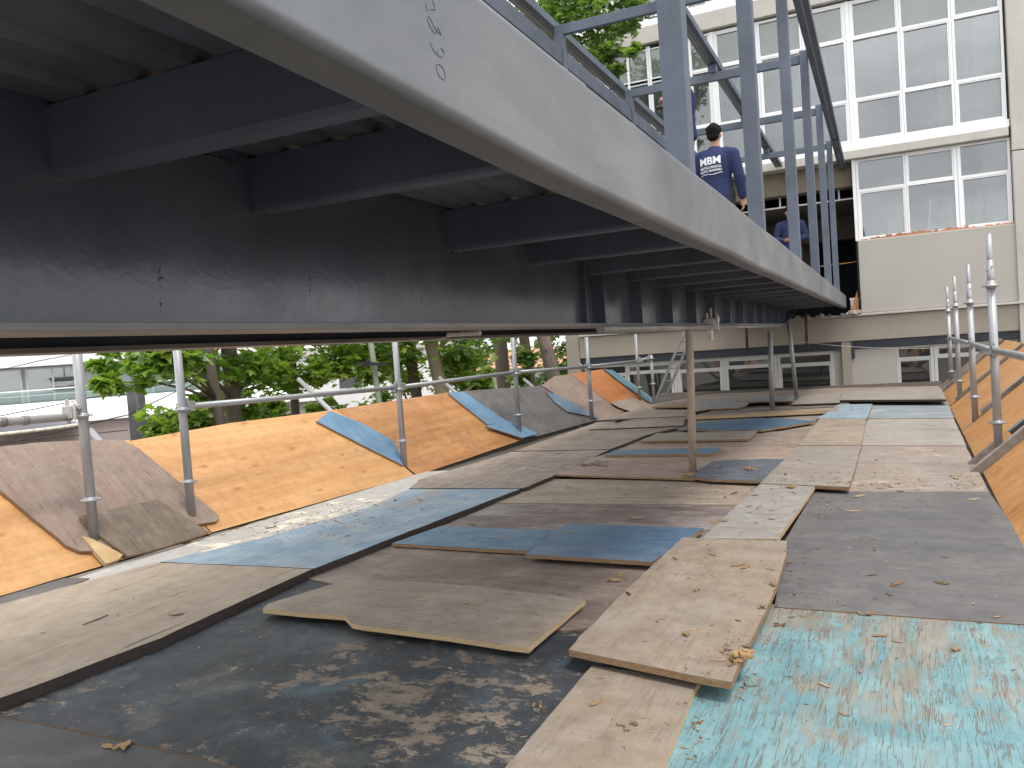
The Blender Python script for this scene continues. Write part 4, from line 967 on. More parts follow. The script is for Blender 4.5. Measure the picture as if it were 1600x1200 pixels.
bbox('inner_wall', 'room_dark', (-6.75, YF + 3.5, -4), (9, YF + 3.6, 1.39))
bbox('wall', 'concrete', (-7.0, YF + .31, -4), (-6.78, YF + 7, 11.5))
bbox('wall', 'concrete', (-7.0, YF + 7.0, -4), (9, YF + 7.2, 11.6)); bbox('roof', 'concrete', (-7.1, YF - .1, 11.51), (9.1, YF + 7.3, 11.8))
rng = random.Random(31)
for z0, z1, x0, x1 in ((4.886, 8.05, -6.6, 2.0), (8.41, 11.2, -6.6, 2.0), (1.455, 4.6, -.2, 2.0), (1.455, 4.6, -6.6, -3.4)):
    x = x0
    while x < x1:
        w = rng.uniform(.15, .7); h = rng.uniform(.35, .95); y = YF + rng.uniform(.35, 1.4)
        mt = rng.choice(['grey_wall', 'room_cream', 'mauve', 'slate_roof', 'room', 'white_wall', 'room_dark'])
        bbox('inner_partition', mt, (x, y, z0), (min(x + w, x1), y + .04, z0 + (z1 - z0) * h)); x += w + rng.uniform(.1, .8)
    # hanging protective film with folds
    for k in range(1):
        xa = rng.uniform(x0, x1 - 1); vs = []; n = 24; zt = z0 + (z1 - z0) * rng.uniform(.55, .97)
        for i in range(n + 1):
            f = i / n; yy = YF + .24 + .05 * math.sin(f * 21 + k) + .03 * math.sin(f * 47)
            vs += [(xa + f * 1.1, yy, z0 + .01), (xa + f * 1.1 + .25 * math.sin(k + 2), yy + .05 * math.sin(f * 13), zt + .1 * math.sin(f * 9))]
        mb = MB(); mb.add(vs, [(2 * i, 2 * i + 2, 2 * i + 3, 2 * i + 1) for i in range(n)], 0, True); mb.build('protective_film', M['film'], BD)
# things at the opening
a = Vector((-.45, YF - .0, 1.455))
mb = MB(); mb.add([(-.60, YF + .02, 1.455), (-.42, YF + .02, 1.455), (-.42, YF + .02, 1.95), (-.60, YF + .10, 1.455), (-.42, YF + .10, 1.455), (-.42, YF + .10, 1.95)], [(0, 1, 2), (5, 4, 3), (0, 3, 4, 1), (1, 4, 5, 2), (2, 5, 3, 0)])
tag(mb.build('plywood_offcut', M['orange2'], loc=a), 'triangular plywood offcut leaning in the building opening by the bridge end', 'plywood offcut')
mb = MB(); mb.box((-.57, YF + .12, 1.455), (-.41, YF + .3, 1.75)); mb.box((-.58, YF + .11, 1.752), (-.40, YF + .31, 1.80))
tag(mb.build('white_box', M['white'], loc=(-.5, YF + .2, 1.455), bevel=.004), 'small white box on the floor of the building opening', 'box')
mb = MB(); mb.path([(-3.0 + 2.6 * k / 12, YF + .25, 2.55 + .03 * (k / 6 - 1) ** 2) for k in range(13)], .008, n=6)
tag(mb.build('rope', M['cord_o'], loc=(-1.7, YF + .25, 2.55)), 'orange rope stretched across the dark building opening', 'rope')
for (x, y0, y1, lab) in ((1166, 515, 548, 'dark brown rod hanging between the tan prop and the grey prop'), (1259, 488, 548, 'dark brown rod hanging right of the thin grey prop')):
    p = at_y(x, y0, 18.4); q = at_y(x + 2, y1, 18.4); mb = MB(); mb.tube(Vector((p.x, p.y, 1.59)), q, .03)
    tag(mb.build('hanging_rod', M['rod'], loc=p), lab, 'rod')
mb = MB(); p = at_y(1235, 532, 18.3); q = at_y(1560, 540, 14.5)
mb.path([p.lerp(q, k / 12) - Z * (.10 * math.sin(math.pi * k / 12)) for k in range(13)], .006, n=6)
tag(mb.build('pale_cord', M['cord_w'], loc=p), 'pale cord strung across the low facade towards the right scaffold posts', 'cord')

# ------------------------------------------------------------------ far buildings on the left
def local(px, py, dist, turn=0):
    c = at_d(px, py, dist); away = Vector((c.x, c.y, 0)).normalized()
    away = Matrix.Rotation(turn, 3, 'Z') @ away; right = Vector((away.y, -away.x, 0))
    o = Vector((c.x, c.y, 0)); return o, right, away
def lbox(mb, fr, lo, hi, mi=0):
    o, r, a = fr; vs = []
    for zz in (lo[2], hi[2]):
        for (u, v) in ((lo[0], lo[1]), (hi[0], lo[1]), (hi[0], hi[1]), (lo[0], hi[1])): vs.append(o + r * u + a * v + Z * zz)
    mb.add(vs, [(3, 2, 1, 0), (4, 5, 6, 7), (0, 1, 5, 4), (1, 2, 6, 5), (2, 3, 7, 6), (3, 0, 4, 7)], mi)
def lb(name, mt, fr, lo, hi, parent, bevel=0):
    mb = MB(); lbox(mb, fr, lo, hi); return mb.build(name, M[mt], parent, bevel=bevel)
# white modern house, 60 m off
fr = local(120, 600, 60)
WH = empty('white_house', fr[0] - Z * 4, 'white modern house with a glass balcony rail, far left beyond the deck', 'house')
lb('roof', 'white_wall', fr, (-16, -1.2, 2.33), (16, 9, 3.45), WH)
lb('wall', 'grey_wall', fr, (-16, 1.6, -4), (16, 9, 2.328), WH)
lb('balcony', 'white_wall', fr, (-16, -1.5, -2.2), (16, 1.59, .02), WH)
for u0, u1 in ((-12.0, -8.6), (-6.9, -3.1), (-2.9, .2), (4.6, 6.2), (6.9, 8.5), (9.2, 10.6)):
    mb = MB(); w = .12
    lbox(mb, fr, (u0, 1.45, .03), (u0 + w, 1.595, 2.25)); lbox(mb, fr, (u1 - w, 1.45, .03), (u1, 1.595, 2.25)); lbox(mb, fr, (u0 + w, 1.45, 2.15), (u1 - w, 1.595, 2.25))
    n = max(1, int((u1 - u0) / 1.3))
    for k in range(1, n): lbox(mb, fr, (u0 + (u1 - u0) * k / n - .06, 1.45, .03), (u0 + (u1 - u0) * k / n + .06, 1.595, 2.15))
    wn = mb.build('window', M['white_wall'], WH)
    lb('pane', 'glass', fr, (u0 + w, 1.55, .04), (u1 - w, 1.57, 2.15), wn)
    lb('curtain', 'room_cream' if u0 < 4 else 'slate_roof', fr, (u0 + w + (u1 - u0) * .3, 1.575, .04), (u1 - w, 1.598, 2.15), wn)
lb('rail_glass', 'rail_glass', fr, (-16, -1.45, .021), (16, -1.43, .80), WH)
rl = lb('handrail', 'white', fr, (-16, -1.5, .801), (16, -1.38, .88), WH)
# low flat roofed building, 29 m off
fr = local(190, 640, 29)
LB = empty('low_building', fr[0] - Z * 4, 'low mauve rendered building with a flat white roof below the white house', 'building')
lb('wall', 'mauve', fr, (-10, 0, -4), (6.5, 8, -.08), LB)
lb('roof', 'roof_white', fr, (-10.2, -.15, -.078), (6.7, 16, .02), LB)
lb('roof', 'roof_white', fr, (-10.2, 5, .022), (6.7, 16, .30), LB)
mb = MB()
for u0, u1, z0, z1 in ((-4.6, -.65, -.85, -.80), (-.70, -.65, -2.2, -.80), (.7, 1.5, -.72, -.68)): lbox(mb, fr, (u0, -.03, z0), (u1, -.003, z1))
mb.build('wall_trim', M['slate_roof'], LB)
fr2 = local(-40, 640, 26)
mb = MB(); o, r_, a_ = fr2; ring = []
for k in range(25):
    q = math.pi * (k / 24); ring.append(o + r_ * (2.6 * math.cos(q)) + a_ * (1.6 * math.sin(q) * -1 + 1) + Z * -.05)
apex = o + a_ * .9 + Z * .45
mb.add(ring + [apex, o + r_ * 2.6 + a_ * 3 + Z * -.05, o - r_ * 2.6 + a_ * 3 + Z * -.05], [(i, i + 1, 25) for i in range(24)] + [(24, 27, 25), (26, 0, 25), (27, 26, 25)])
DR = empty('round_roof', o - Z * .1, 'dark slate rounded roof on the flat white roof at the far left', 'roof')
mb.build('slates', M['slate_roof'], DR)
mb = MB()
for i in range(24): mb.tube(ring[i], ring[i + 1], .05, n=6)
mb.build('gutter', M['room_cream'], DR)
# grey flue
p = at_d(216, 660, 24); q = Vector((p.x, p.y, at_d(214, 602, 24).z))
FL = empty('flue', p, 'grey round ventilation flue standing before the low mauve building', 'flue')
mb = MB(); mb.tube(p - Z * 3, q, .225, n=24); mb.build('pipe', M['flue'], FL)
mb = MB(); mb.tube(q - Z * .05, q + Z * .03, .24, n=24); mb.build('rim', M['flue'], FL)
# cream house with a terracotta roof
fr = local(660, 590, 45)
CH = empty('pink_house', fr[0] - Z * 4, 'pale pink house behind the tree trunks', 'house')
lb('wall', 'white_wall', fr, (-7, 0, -4), (3.0, 6, 1.7), CH); lb('roof', 'concrete', fr, (-7.3, -.3, 1.702), (3.3, 6.3, 1.95), CH)
mb = MB(); lbox(mb, fr, (-4.5, -.03, -.2), (-3.3, -.003, 1.1)); mb.build('window', M['slate_roof'], CH)
fr = local(800, 590, 38)
TH = empty('terracotta_house', fr[0] - Z * 4, 'small cream house with a terracotta roof under the palm', 'house')
lb('wall', 'room_cream', fr, (-2.5, 0, -4), (3.5, 5, .35), TH)
o, r_, a_ = fr; mb = MB()
mb.add([o + r_ * u + a_ * v + Z * z for u, v, z in ((-2.8, -.3, .352), (3.8, -.3, .352), (3.8, 5.3, .352), (-2.8, 5.3, .352), (-1.5, 2.5, 1.25), (2.5, 2.5, 1.25))], [(0, 1, 5, 4), (1, 2, 5), (2, 3, 4, 5), (3, 0, 4), (3, 2, 1, 0)])
mb.build('roof', M['terracotta'], TH)

# ------------------------------------------------------------------ trees
LOBES = [(0, -.30), (.10, -.10), (.46, -.16), (.30, .06), (.50, .30), (.22, .26), (.16, .40), (0, .74), (-.16, .40), (-.22, .26), (-.50, .30), (-.30, .06), (-.46, -.16), (-.10, -.10)]
def leaf(mb, p, size, rng, nb=None):
    nrm = Vector((rng.gauss(0, .55), rng.gauss(0, .55), 1.0)) if nb is None else nb + Vector((rng.gauss(0, .5), rng.gauss(0, .5), rng.gauss(0, .5)))
    nrm.normalize(); q = rng.uniform(0, 6.28)
    u = nrm.cross(Vector((math.cos(q), math.sin(q), .1))).normalized(); v = nrm.cross(u)
    s = size * rng.uniform(.6, 1.25); f = rng.uniform(-.25, .35); dr = rng.uniform(-.1, .5)
    pts = [p + u * (x * s) + v * (y * s) + nrm * (s * (-abs(x) * f - max(0, y) ** 2 * dr)) for x, y in LOBES]
    c = p + v * (.05 * s)
    mb.add([c] + pts, [(0, i + 1, (i + 1) % len(pts) + 1) for i in range(len(pts))])
def crown(name, parent, clusters, mt, size, seed, droop=.25):
    rng = random.Random(seed); mb = MB()
    for (c, r, n) in clusters:
        c = Vector(c)
        subs = []
        for k in range(max(3, n // 22)):
            d = Vector((rng.gauss(0, 1), rng.gauss(0, 1), rng.gauss(0, 1))).normalized()
            subs.append((c + Vector((d.x, d.y, d.z * .8)) * r * rng.uniform(.3, 1.0), r * rng.uniform(.14, .34)))
        for k in range(n):
            s, sr_ = rng.choice(subs)
            p = s + Vector((rng.gauss(0, 1), rng.gauss(0, 1), rng.gauss(0, .7))) * sr_ * .8
            leaf(mb, p - Z * rng.uniform(0, droop) * r * .3, size, rng)
    return mb.build(name, M[mt], parent)
def tree(label, base, top, r0, r1, clusters, mt='leaf', size=.17, seed=1, bark='bark', limbs=4, bend=.1, name='tree', group='trees beyond the left side of the deck'):
    rng = random.Random(seed * 13 + 5); base = Vector(base); top = Vector(top)
    root = empty(name, base, label, 'tree', group)
    if mt == 'leaf': clusters = list(clusters) + [(top + Vector((rng.uniform(-1.1, 1.1), rng.uniform(-1.1, 1.1), rng.uniform(-1.3, .5))), rng.uniform(.7, 1.1), 230) for _ in range(5)]
    mb = MB(); n = 10; bx, by = rng.gauss(0, bend), rng.gauss(0, bend)
    P = [base.lerp(top, k / n) + Vector((bx, by, 0)) * math.sin(math.pi * k / n) for k in range(n + 1)]
    mb.path(P, [r0 + (r1 - r0) * k / n + (.06 if k == 0 else 0) for k in range(n + 1)], n=12); tr = mb.build('trunk', M[bark], root)
    for (c, r, k) in clusters:
        c = Vector(c); i = min(range(3, n + 1), key=lambda j: (P[j] - c + Z * .4).length)
        a = P[i]; m = a.lerp(c, .5) + Vector((rng.gauss(0, .12), rng.gauss(0, .12), .15 * (c - a).length * .4))
        mb = MB(); mb.path([a, a.lerp(m, .5) + Z * .03, m, m.lerp(c, .55), c], [r1 * .38, r1 * .30, r1 * .22, r1 * .14, .008], n=7); mb.build('limb', M[bark], root)
    crown('crown', root, clusters, mt, size, seed)
    return root
def cl(lst): return [(at_d(px, py, d), r, int(n * 2.2)) for px, py, d, r, n in lst]
def trunk_at(px, py, d): p = at_d(px, py, d); return Vector((p.x, p.y, -4))
def tree_px(label, pb, pt, d, r0, r1, top_z, lst, **k):
    b_ = at_d(*pb, d); t_ = at_d(*pt, d); dv = (t_ - b_) / (t_.z - b_.z)
    tree(label, b_ + dv * (-4 - b_.z), b_ + dv * (top_z - b_.z), r0, r1, cl(lst), **k)
tree_px('plane tree with a straight dark trunk behind the second rail length', (352, 660), (344, 550), 13, .145, .10, 5.5,
        [(305, 575, 12.5, .40, 150), (400, 570, 13.3, .6, 260), (380, 640, 13.8, .45, 150), (345, 480, 13, 1.0, 300), (430, 470, 14, 1.0, 260), (260, 480, 12.5, .8, 200), (330, 610, 14.2, .4, 90)], seed=1)
tree_px('plane tree with a leaning dark trunk and low branches reaching left', (334, 660), (318, 550), 12.0, .085, .06, 4.0,
        [(165, 556, 10.2, .20, 34), (235, 572, 10.4, .30, 85), (160, 598, 10.0, .20, 75), (255, 545, 10.6, .4, 120), (280, 555, 11, .4, 110), (272, 655, 12, .34, 170), (300, 668, 12.2, .3, 120), (248, 672, 12, .20, 70), (312, 628, 12.6, .3, 70)], seed=2)
tree_px('slim dark tree behind the middle of the left rail', (458, 650), (452, 555), 14.5, .085, .06, 5.0,
        [(470, 575, 14, .6, 270), (520, 560, 14.5, .6, 240), (430, 640, 15, .4, 130), (505, 640, 15.2, .35, 90), (480, 480, 14.5, 1.1, 260), (560, 500, 15, 1.0, 220)], seed=3)
tree_px('plane tree with a slim grey trunk left of the knotty pale trunk', (662, 625), (648, 535), 16, .12, .09, 6.0,
        [(560, 565, 15.5, .6, 240), (610, 560, 16, .7, 260), (590, 630, 16.5, .45, 110), (630, 600, 17, .5, 140), (600, 470, 16, 1.2, 260)], seed=4, bark='bark')
tree_px('plane tree with a knotty pale trunk', (690, 615), (672, 535), 15.5, .145, .12, 6.5,
        [(715, 560, 15.8, .5, 210), (700, 590, 16.5, .45, 150), (750, 595, 16.5, .30, 80), (735, 480, 15.5, 1.2, 260), (660, 470, 15, 1.0, 200)], seed=5, bark='bark_pale')
tree_px('slim tree with dark leaves left of the wooden pole', (842, 600), (832, 530), 17.5, .13, .10, 6.2,
        [(826, 560, 17, .40, 130), (815, 590, 17.5, .30, 70), (845, 45, 16.5, .9, 300), (905, 55, 16.5, .9, 360), (900, -20, 16.5, 1.0, 300), (960, -5, 16.8, .8, 240), (985, 30, 16.6, .45, 130), (950, 85, 16.2, .38, 90), (965, 110, 16, .22, 40), (990, 80, 16, .22, 36), (925, 100, 16.2, .28, 55), (790, 20, 16, .9, 160), (1000, -40, 16.8, .7, 140)], seed=6, mt='leaf_top', size=.16)
# far greenery
for i, (lab, px, py, d, r, n) in enumerate((('far bushy green tree behind the palm', 735, 548, 34, 1.6, 700), ('far pale green tree between the pole and the building column', 884, 560, 34, 1.7, 700), ('far green tree behind the pink house', 560, 540, 52, 3.0, 500))):
    c = at_d(px, py, d); root = empty('tree', (c.x, c.y, -4), lab, 'tree', 'far trees')
    mb = MB(); mb.path([(c.x, c.y, -4), (c.x + .1, c.y, -1.5), (c.x, c.y, c.z)], [.22, .17, .08], n=8); mb.build('trunk', M['bark'], root)
    crown('crown', root, [(c, r, n), (c - Z * r * .7, r * .9, n // 2), (c + Z * r * .9, r * .8, n // 2)], 'leaf_far', .30, 30 + i)
# palm with a skirt of dry fronds
b_ = at_d(787, 595, 24); PM = empty('palm_tree', (b_.x, b_.y, -4), 'palm with a skirt of dry straw coloured fronds beyond the deck', 'palm')
mb = MB(); mb.path([(b_.x, b_.y, -4), (b_.x, b_.y, 0), (b_.x - .05, b_.y, 3.4)], [.26, .21, .2], n=12); mb.build('trunk', M['bark'], PM)
rng = random.Random(21); mb = MB()
for k in range(170):
    q = rng.uniform(0, 6.28); rr = rng.uniform(.2, .95); z0 = rng.uniform(2.6, 3.3); z1 = rng.uniform(1.75, 2.3) - (.0 if math.cos(q) > -.2 else .15)
    a = Vector((b_.x + .2 * math.cos(q), b_.y + .2 * math.sin(q), z0)); c = Vector((b_.x + rr * math.cos(q), b_.y + rr * math.sin(q), z0 - .35)); d = Vector((b_.x + rr * math.cos(q), b_.y + rr * math.sin(q), z1))
    w = Vector((-math.sin(q), math.cos(q), 0)) * rng.uniform(.02, .05)
    mb.add([a - w, a + w, c + w, c - w, d + w * .2, d - w * .2], [(0, 1, 2, 3), (3, 2, 4, 5)])
mb.build('dry_fronds', M['straw'], PM)
mb = MB()
for k in range(26):
    q = 6.28 * k / 26 + rng.uniform(-.1, .1); up = rng.uniform(.2, 1.3); L = rng.uniform(1.6, 2.3)
    P = [Vector((b_.x, b_.y, 3.35)) + Vector((math.cos(q), math.sin(q), 0)) * L * t + Z * (up * t - 1.3 * t * t) for t in [j / 8 for j in range(9)]]
    side = Vector((-math.sin(q), math.cos(q), 0))
    for j in range(8):
        w0, w1 = .32 * (1 - j / 8.5), .32 * (1 - (j + 1) / 8.5)
        mb.add([P[j] - side * w0 - Z * .12, P[j], P[j + 1], P[j + 1] - side * w1 - Z * .12], [(0, 1, 2, 3)]); mb.add([P[j], P[j] + side * w0 - Z * .12, P[j + 1] + side * w1 - Z * .12, P[j + 1]], [(0, 1, 2, 3)])
mb.build('green_fronds', M['leaf_far'], PM)
# wooden pole and thin green pole
p = at_d(870, 610, 16.5); q = at_d(850, 530, 16.5); dv = (q - p) / (q.z - p.z)
PO = empty('wooden_pole', p + dv * (-4 - p.z), 'weathered brown wooden pole with cracks and a knot hole beside the building column', 'pole')
mb = MB(); mb.tube(p + dv * (-4 - p.z), q + dv * 3.5, .16, .125, n=18); mb.build('shaft', M['pole_bark'], PO)
mb = MB(); c = at_d(853.5, 548, 16.35); mb.tube(c, c + Vector((EYE - c)).normalized() * .015, .02, n=10); mb.build('bolt', M['dark'], PO)
p = at_d(594, 640, 12.5); q = at_d(580, 540, 12.5); dv = (q - p) / (q.z - p.z)
GP = empty('green_pole', p + dv * (-4 - p.z), 'thin pale green street pole with a dark crossarm among the trees', 'pole')
mb = MB(); mb.tube(p + dv * (-4 - p.z), q + dv * 2.5, .05, .042); mb.build('shaft', M['green_pole'], GP)
mb = MB(); a = at_d(557, 568, 12.4); b_ = at_d(604, 569, 12.4); mb.bar(a, b_, .05, .05); mb.bar(a.lerp(b_, .25) - Z * .05, a.lerp(b_, .4) + Z * .06, .05, .05); mb.build('crossarm', M['dark'], GP)
# cables across the left gap
for lab, pts in (('upper black street cable at the left', [(-60, 662, 20), (150, 620, 19), (280, 596, 18), (420, 572, 17)]), ('middle black street cable at the left', [(-60, 708, 20), (60, 682, 19), (200, 648, 18), (275, 612, 17), (400, 560, 16)]), ('lowest black street cable at the left', [(-60, 696, 22), (60, 686, 22), (200, 672, 22)]), ('thin cable before the white roof fascia', [(-40, 588, 30), (60, 564, 29), (160, 545, 28)])):
    P = [at_d(*t) for t in pts]; mb = MB(); mb.path(P, .012, n=6); tag(mb.build('street_cable', M['cable'], loc=P[0]), lab, 'cable')

# ------------------------------------------------------------------ people
def loft(mb, rings, n=20, mi=0):
    """closed skin through rings (centre, rx, ry) lying across the running axis"""
    vs = []; cs = [Vector(r_[0]) for r_ in rings]
    for i, (c, rx, ry) in enumerate(rings):
        t = (cs[min(i + 1, len(cs) - 1)] - cs[max(i - 1, 0)]).normalized()
        u = Vector((1, 0, 0)) - t * t.x
        if u.length < .3: u = Vector((0, 1, 0)) - t * t.y
        u.normalize(); v = t.cross(u)
        for k in range(n):
            q = 2 * math.pi * k / n; vs.append(Vector(c) + u * (rx * math.cos(q)) + v * (ry * math.sin(q)))
    m = len(rings)
    mb.add(vs, [(i * n + k, (i + 1) * n + k, (i + 1) * n + (k + 1) % n, i * n + (k + 1) % n) for i in range(m - 1) for k in range(n)] + [tuple(range(n)), tuple(reversed(range((m - 1) * n, m * n)))], mi, True)
def ball(mb, c, r, n=14):
    c = Vector(c); rx, ry, rz = r if hasattr(r, '__len__') else (r, r, r); vs = []; m = n // 2
    rings = [(c + Z * (rz * math.cos(math.pi * (i + .5) / m)), rx * math.sin(math.pi * (i + .5) / m), ry * math.sin(math.pi * (i + .5) / m)) for i in range(m)]
    for cc, a, b_ in rings:
        for k in range(n): vs.append(cc + Vector((a * math.cos(6.2832 * k / n), b_ * math.sin(6.2832 * k / n), 0)))
    mb.add(vs, [(i * n + k, (i + 1) * n + k, (i + 1) * n + (k + 1) % n, i * n + (k + 1) % n) for i in range(m - 1) for k in range(n)] + [tuple(range(n)), tuple(reversed(range((m - 1) * n, m * n)))], 0, True)
def limb(mb, pts, rad):
    P, Rr = [], []
    for i in range(len(pts) - 1):
        a, b_ = Vector(pts[i]), Vector(pts[i + 1])
        for k in range(6): P.append(a.lerp(b_, k / 6)); Rr.append(rad[i] + (rad[i + 1] - rad[i]) * k / 6)
    P.append(Vector(pts[-1])); Rr.append(rad[-1])
    mb.path(P, Rr, n=14)
    for p, r in zip(pts, rad): ball(mb, p, r * .99, 12)
def finish(mb, name, mat, parent, voxel, smooth=6):
    o = mb.build(name, mat, None)
    m = o.modifiers.new('skin', 'REMESH'); m.mode = 'VOXEL'; m.voxel_size = voxel; m.use_smooth_shade = True
    s = o.modifiers.new('smooth', 'SMOOTH'); s.factor = .5; s.iterations = smooth
    o.parent = parent; return o
def hand(mb, wrist, d, palm_n, curl, side):
    """palm, four unequal bent fingers and a thumb leaving the side of the palm"""
    w = Vector(wrist); d = Vector(d).normalized(); pn = Vector(palm_n); pn = (pn - d * pn.dot(d)).normalized(); sd = d.cross(pn) * side
    loft(mb, [(w - d * .02, .026, .022), (w + d * .03, .036, .018), (w + d * .085, .041, .015), (w + d * .095, .036, .012)], 12) if abs(d.z) > .6 else limb(mb, [w, w + d * .045, w + d * .09], [.026, .034, .03])
    for k, (off, L) in enumerate(((.031, .068), (.011, .078), (-.010, .072), (-.029, .056))):
        p = w + d * .085 + sd * off; P = [p - d * .02]; a = 0
        for j, f in enumerate((.42, .32, .26)):
            a += curl * (.5 + .35 * j); q = P[-1] if j else p
            if j == 0: P.append(p)
            P.append(P[-1] + (d * math.cos(a) + pn * math.sin(a)) * (L * f))
        mb.path(P, [.0095, .0095, .0088, .0082, .007][:len(P)], n=8)
        ball(mb, P[-1], .0072, 8)
    p = w + d * .025 + sd * .03
    mb.path([p - sd * .02, p, p + d * .03 + sd * .022 + pn * .008, p + d * .055 + sd * .022 + pn * (.012 + .02 * curl)], [.013, .0125, .0105, .008], n=8)
def person(label, loc, rz, arms, head=(0, 0), lower='trouser', group=None, lean=0.0, legs=None, logo=False):
    root = empty('person', loc, label, 'person', group)
    legs = legs or [[(-.095, 0, .93), (-.11, .02, .50), (-.115, -.02, .085)], [(.095, 0, .93), (.11, .03, .50), (.115, -.01, .085)]]
    tor = [((0, 0, .86), .150, .105), ((0, 0, .93), .168, .115), ((0, .0, 1.02), .155, .108), ((0, .0, 1.12), .150, .105), ((0, -.01, 1.25), .165, .115), ((0, -.015, 1.36), .180, .112), ((0, -.015, 1.42), .150, .09), ((0, -.012, 1.47), .075, .065)]
    hp, hy = head; hm = Matrix.Translation((0, 0, 1.53)) @ Matrix.Rotation(hy, 4, 'Z') @ Matrix.Rotation(-hp, 4, 'X')
    H = lambda x, y, z: hm @ Vector((x, y, z))
    mb = MB(); loft(mb, tor)
    limb(mb, [(0, -.012, 1.44), (0, -.004, 1.50), H(0, .0, .03)], [.062, .056, .055])
    # head: skull, jaw, nose, brow, ears
    ball(mb, H(0, -.008, .125), (.076, .096, .105), 20); ball(mb, H(0, .032, .058), (.056, .062, .062), 16); ball(mb, H(0, .058, .028), (.03, .03, .025), 12)
    limb(mb, [H(0, .083, .118), H(0, .104, .082)], [.010, .015]); ball(mb, H(0, .076, .128), (.055, .02, .014), 12); ball(mb, H(0, .084, .048), (.024, .014, .010), 10)
    for s in (-1, 1): ball(mb, H(s * .079, -.01, .098), (.011, .022, .032), 10); ball(mb, H(s * .042, .060, .085), (.02, .02, .016), 10)
    for s, (sh, el, wr, hd, pn, cu) in zip((-1, 1), arms):
        limb(mb, [(s * .12, -.012, 1.40), sh, el, wr], [.07, .058, .044, .028]); hand(mb, wr, hd, pn, cu, s)
    for L in legs:
        limb(mb, L, [.088, .060, .042]); a = Vector(L[-1]); limb(mb, [a - Z * .035 - Vector((0, .03, 0)), a + Vector((0, .13, -.05))], [.038, .03])
    finish(mb, 'body', M['skin'], root, .0065, 4)
    # sweatshirt
    mb = MB(); loft(mb, [((0, 0, .82), .172, .130), ((0, 0, .84), .186, .142), ((0, 0, .92), .188, .142)] + [((c[0], c[1], c[2]), rx + .020, ry + .022) for c, rx, ry in tor[2:6]] + [((0, -.015, 1.425), .16, .10), ((0, -.012, 1.475), .082, .074), ((0, -.010, 1.492), .068, .066)])
    for s, (sh, el, wr, hd, pn, cu) in zip((-1, 1), arms):
        e, w = Vector(el), Vector(wr); limb(mb, [(s * .12, -.012, 1.395), sh, el, e.lerp(w, .86), e.lerp(w, .97)], [.088, .075, .060, .050, .040])
    sw = finish(mb, 'sweatshirt', M['sweater'], root, .009, 8)
    mb = MB(); loft(mb, [((0, 0, .84), .165, .125), ((0, 0, .93), .178, .132), ((0, 0, 1.0), .17, .122)])
    for L in legs: limb(mb, [L[0], L[1], (L[2][0], L[2][1], L[2][2] + .01)], [.105, .080, .068])
    finish(mb, 'trousers', M[lower], root, .012, 5)
    for L in legs:
        mb = MB(); a = Vector(L[-1]); limb(mb, [a + Vector((0, -.035, -.035)), a + Vector((0, .06, -.04)), a + Vector((0, .15, -.052))], [.050, .046, .034]); finish(mb, 'shoe', M['shoe'], root, .01, 3)
    mb = MB(); ball(mb, H(0, -.016, .142), (.084, .098, .098), 20); ball(mb, H(0, -.050, .085), (.068, .058, .06), 16)
    for k in range(40):
        q = k * 2.4; t = (k % 10) / 10; ball(mb, H(.072 * math.cos(q) * (1 - t * t), -.016 + .085 * math.sin(q) * (1 - t * t), .155 + .08 * t), .022, 8)
    hr = mb.build('hair', M['hair'], None)
    bmh = bmesh.new(); bmh.from_mesh(hr.data)      # keep the hair off the face
    hi = hm.inverted(); kill = [v for v in bmh.verts if (hi @ v.co).y > .052 and (hi @ v.co).z < .158]
    bmesh.ops.delete(bmh, geom=kill, context='VERTS'); bmh.to_mesh(hr.data); bmh.free(); hr.parent = root
    for s in (-1, 1):
        mb = MB(); ball(mb, H(s * .031, .077, .108), .0105, 10); mb.build('eye', M['hair'], None).parent = root
    if logo:
        for body, size, zz, off in (('MBM', .115, 1.315, .004), ('METALURGICA', .036, 1.243, .0012), ('BUTO MARINO', .036, 1.205, .0012)):
            cu = bpy.data.curves.new('print', 'FONT'); cu.body = body; cu.size = size; cu.offset = off; cu.align_x = 'CENTER'; cu.align_y = 'CENTER'; cu.extrude = .0; cu.resolution_u = 4
            to = bpy.data.objects.new('print', cu); C.objects.link(to)
            me = bpy.data.meshes.new_from_object(to.evaluated_get(bpy.context.evaluated_depsgraph_get())); bpy.data.objects.remove(to)
            bm = bmesh.new(); bm.from_mesh(me); bmesh.ops.subdivide_edges(bm, edges=[e for e in bm.edges if e.calc_length() > .02], cuts=1)
            for v in bm.verts: v.co = Vector((v.co.x - .030, -.30, v.co.y + zz + .02 * v.co.x))
            bm.to_mesh(me); bm.free(); me.materials.clear(); me.materials.append(M['print'])
            po = bpy.data.objects.new('print', me); C.objects.link(po); po.parent = root
            w = po.modifiers.new('wrap', 'SHRINKWRAP'); w.target = sw; w.wrap_method = 'PROJECT'; w.use_project_y = True; w.use_negative_direction = False; w.use_positive_direction = True; w.use_project_x = False; w.use_project_z = False; w.offset = .003; w.wrap_mode = 'ABOVE_SURFACE'
        mb = MB(); mb.path([(-.15 + .25 * k / 10, -.30, 1.165 + .006 * math.sin(k * .8) + .006 * k / 10) for k in range(11)], .004, n=5)
        for i in range(len(mb.v)): mb.v[i] = (mb.v[i][0], -.30, mb.v[i][2])
        po = mb.build('print', M['print'], None); po.parent = root
        w = po.modifiers.new('wrap', 'SHRINKWRAP'); w.target = sw; w.wrap_method = 'PROJECT'; w.use_project_y = True; w.use_positive_direction = True; w.use_negative_direction = False; w.offset = .003; w.wrap_mode = 'ABOVE_SURFACE'
    root.rotation_euler = (0, 0, rz); return root
DZ = 1.8842
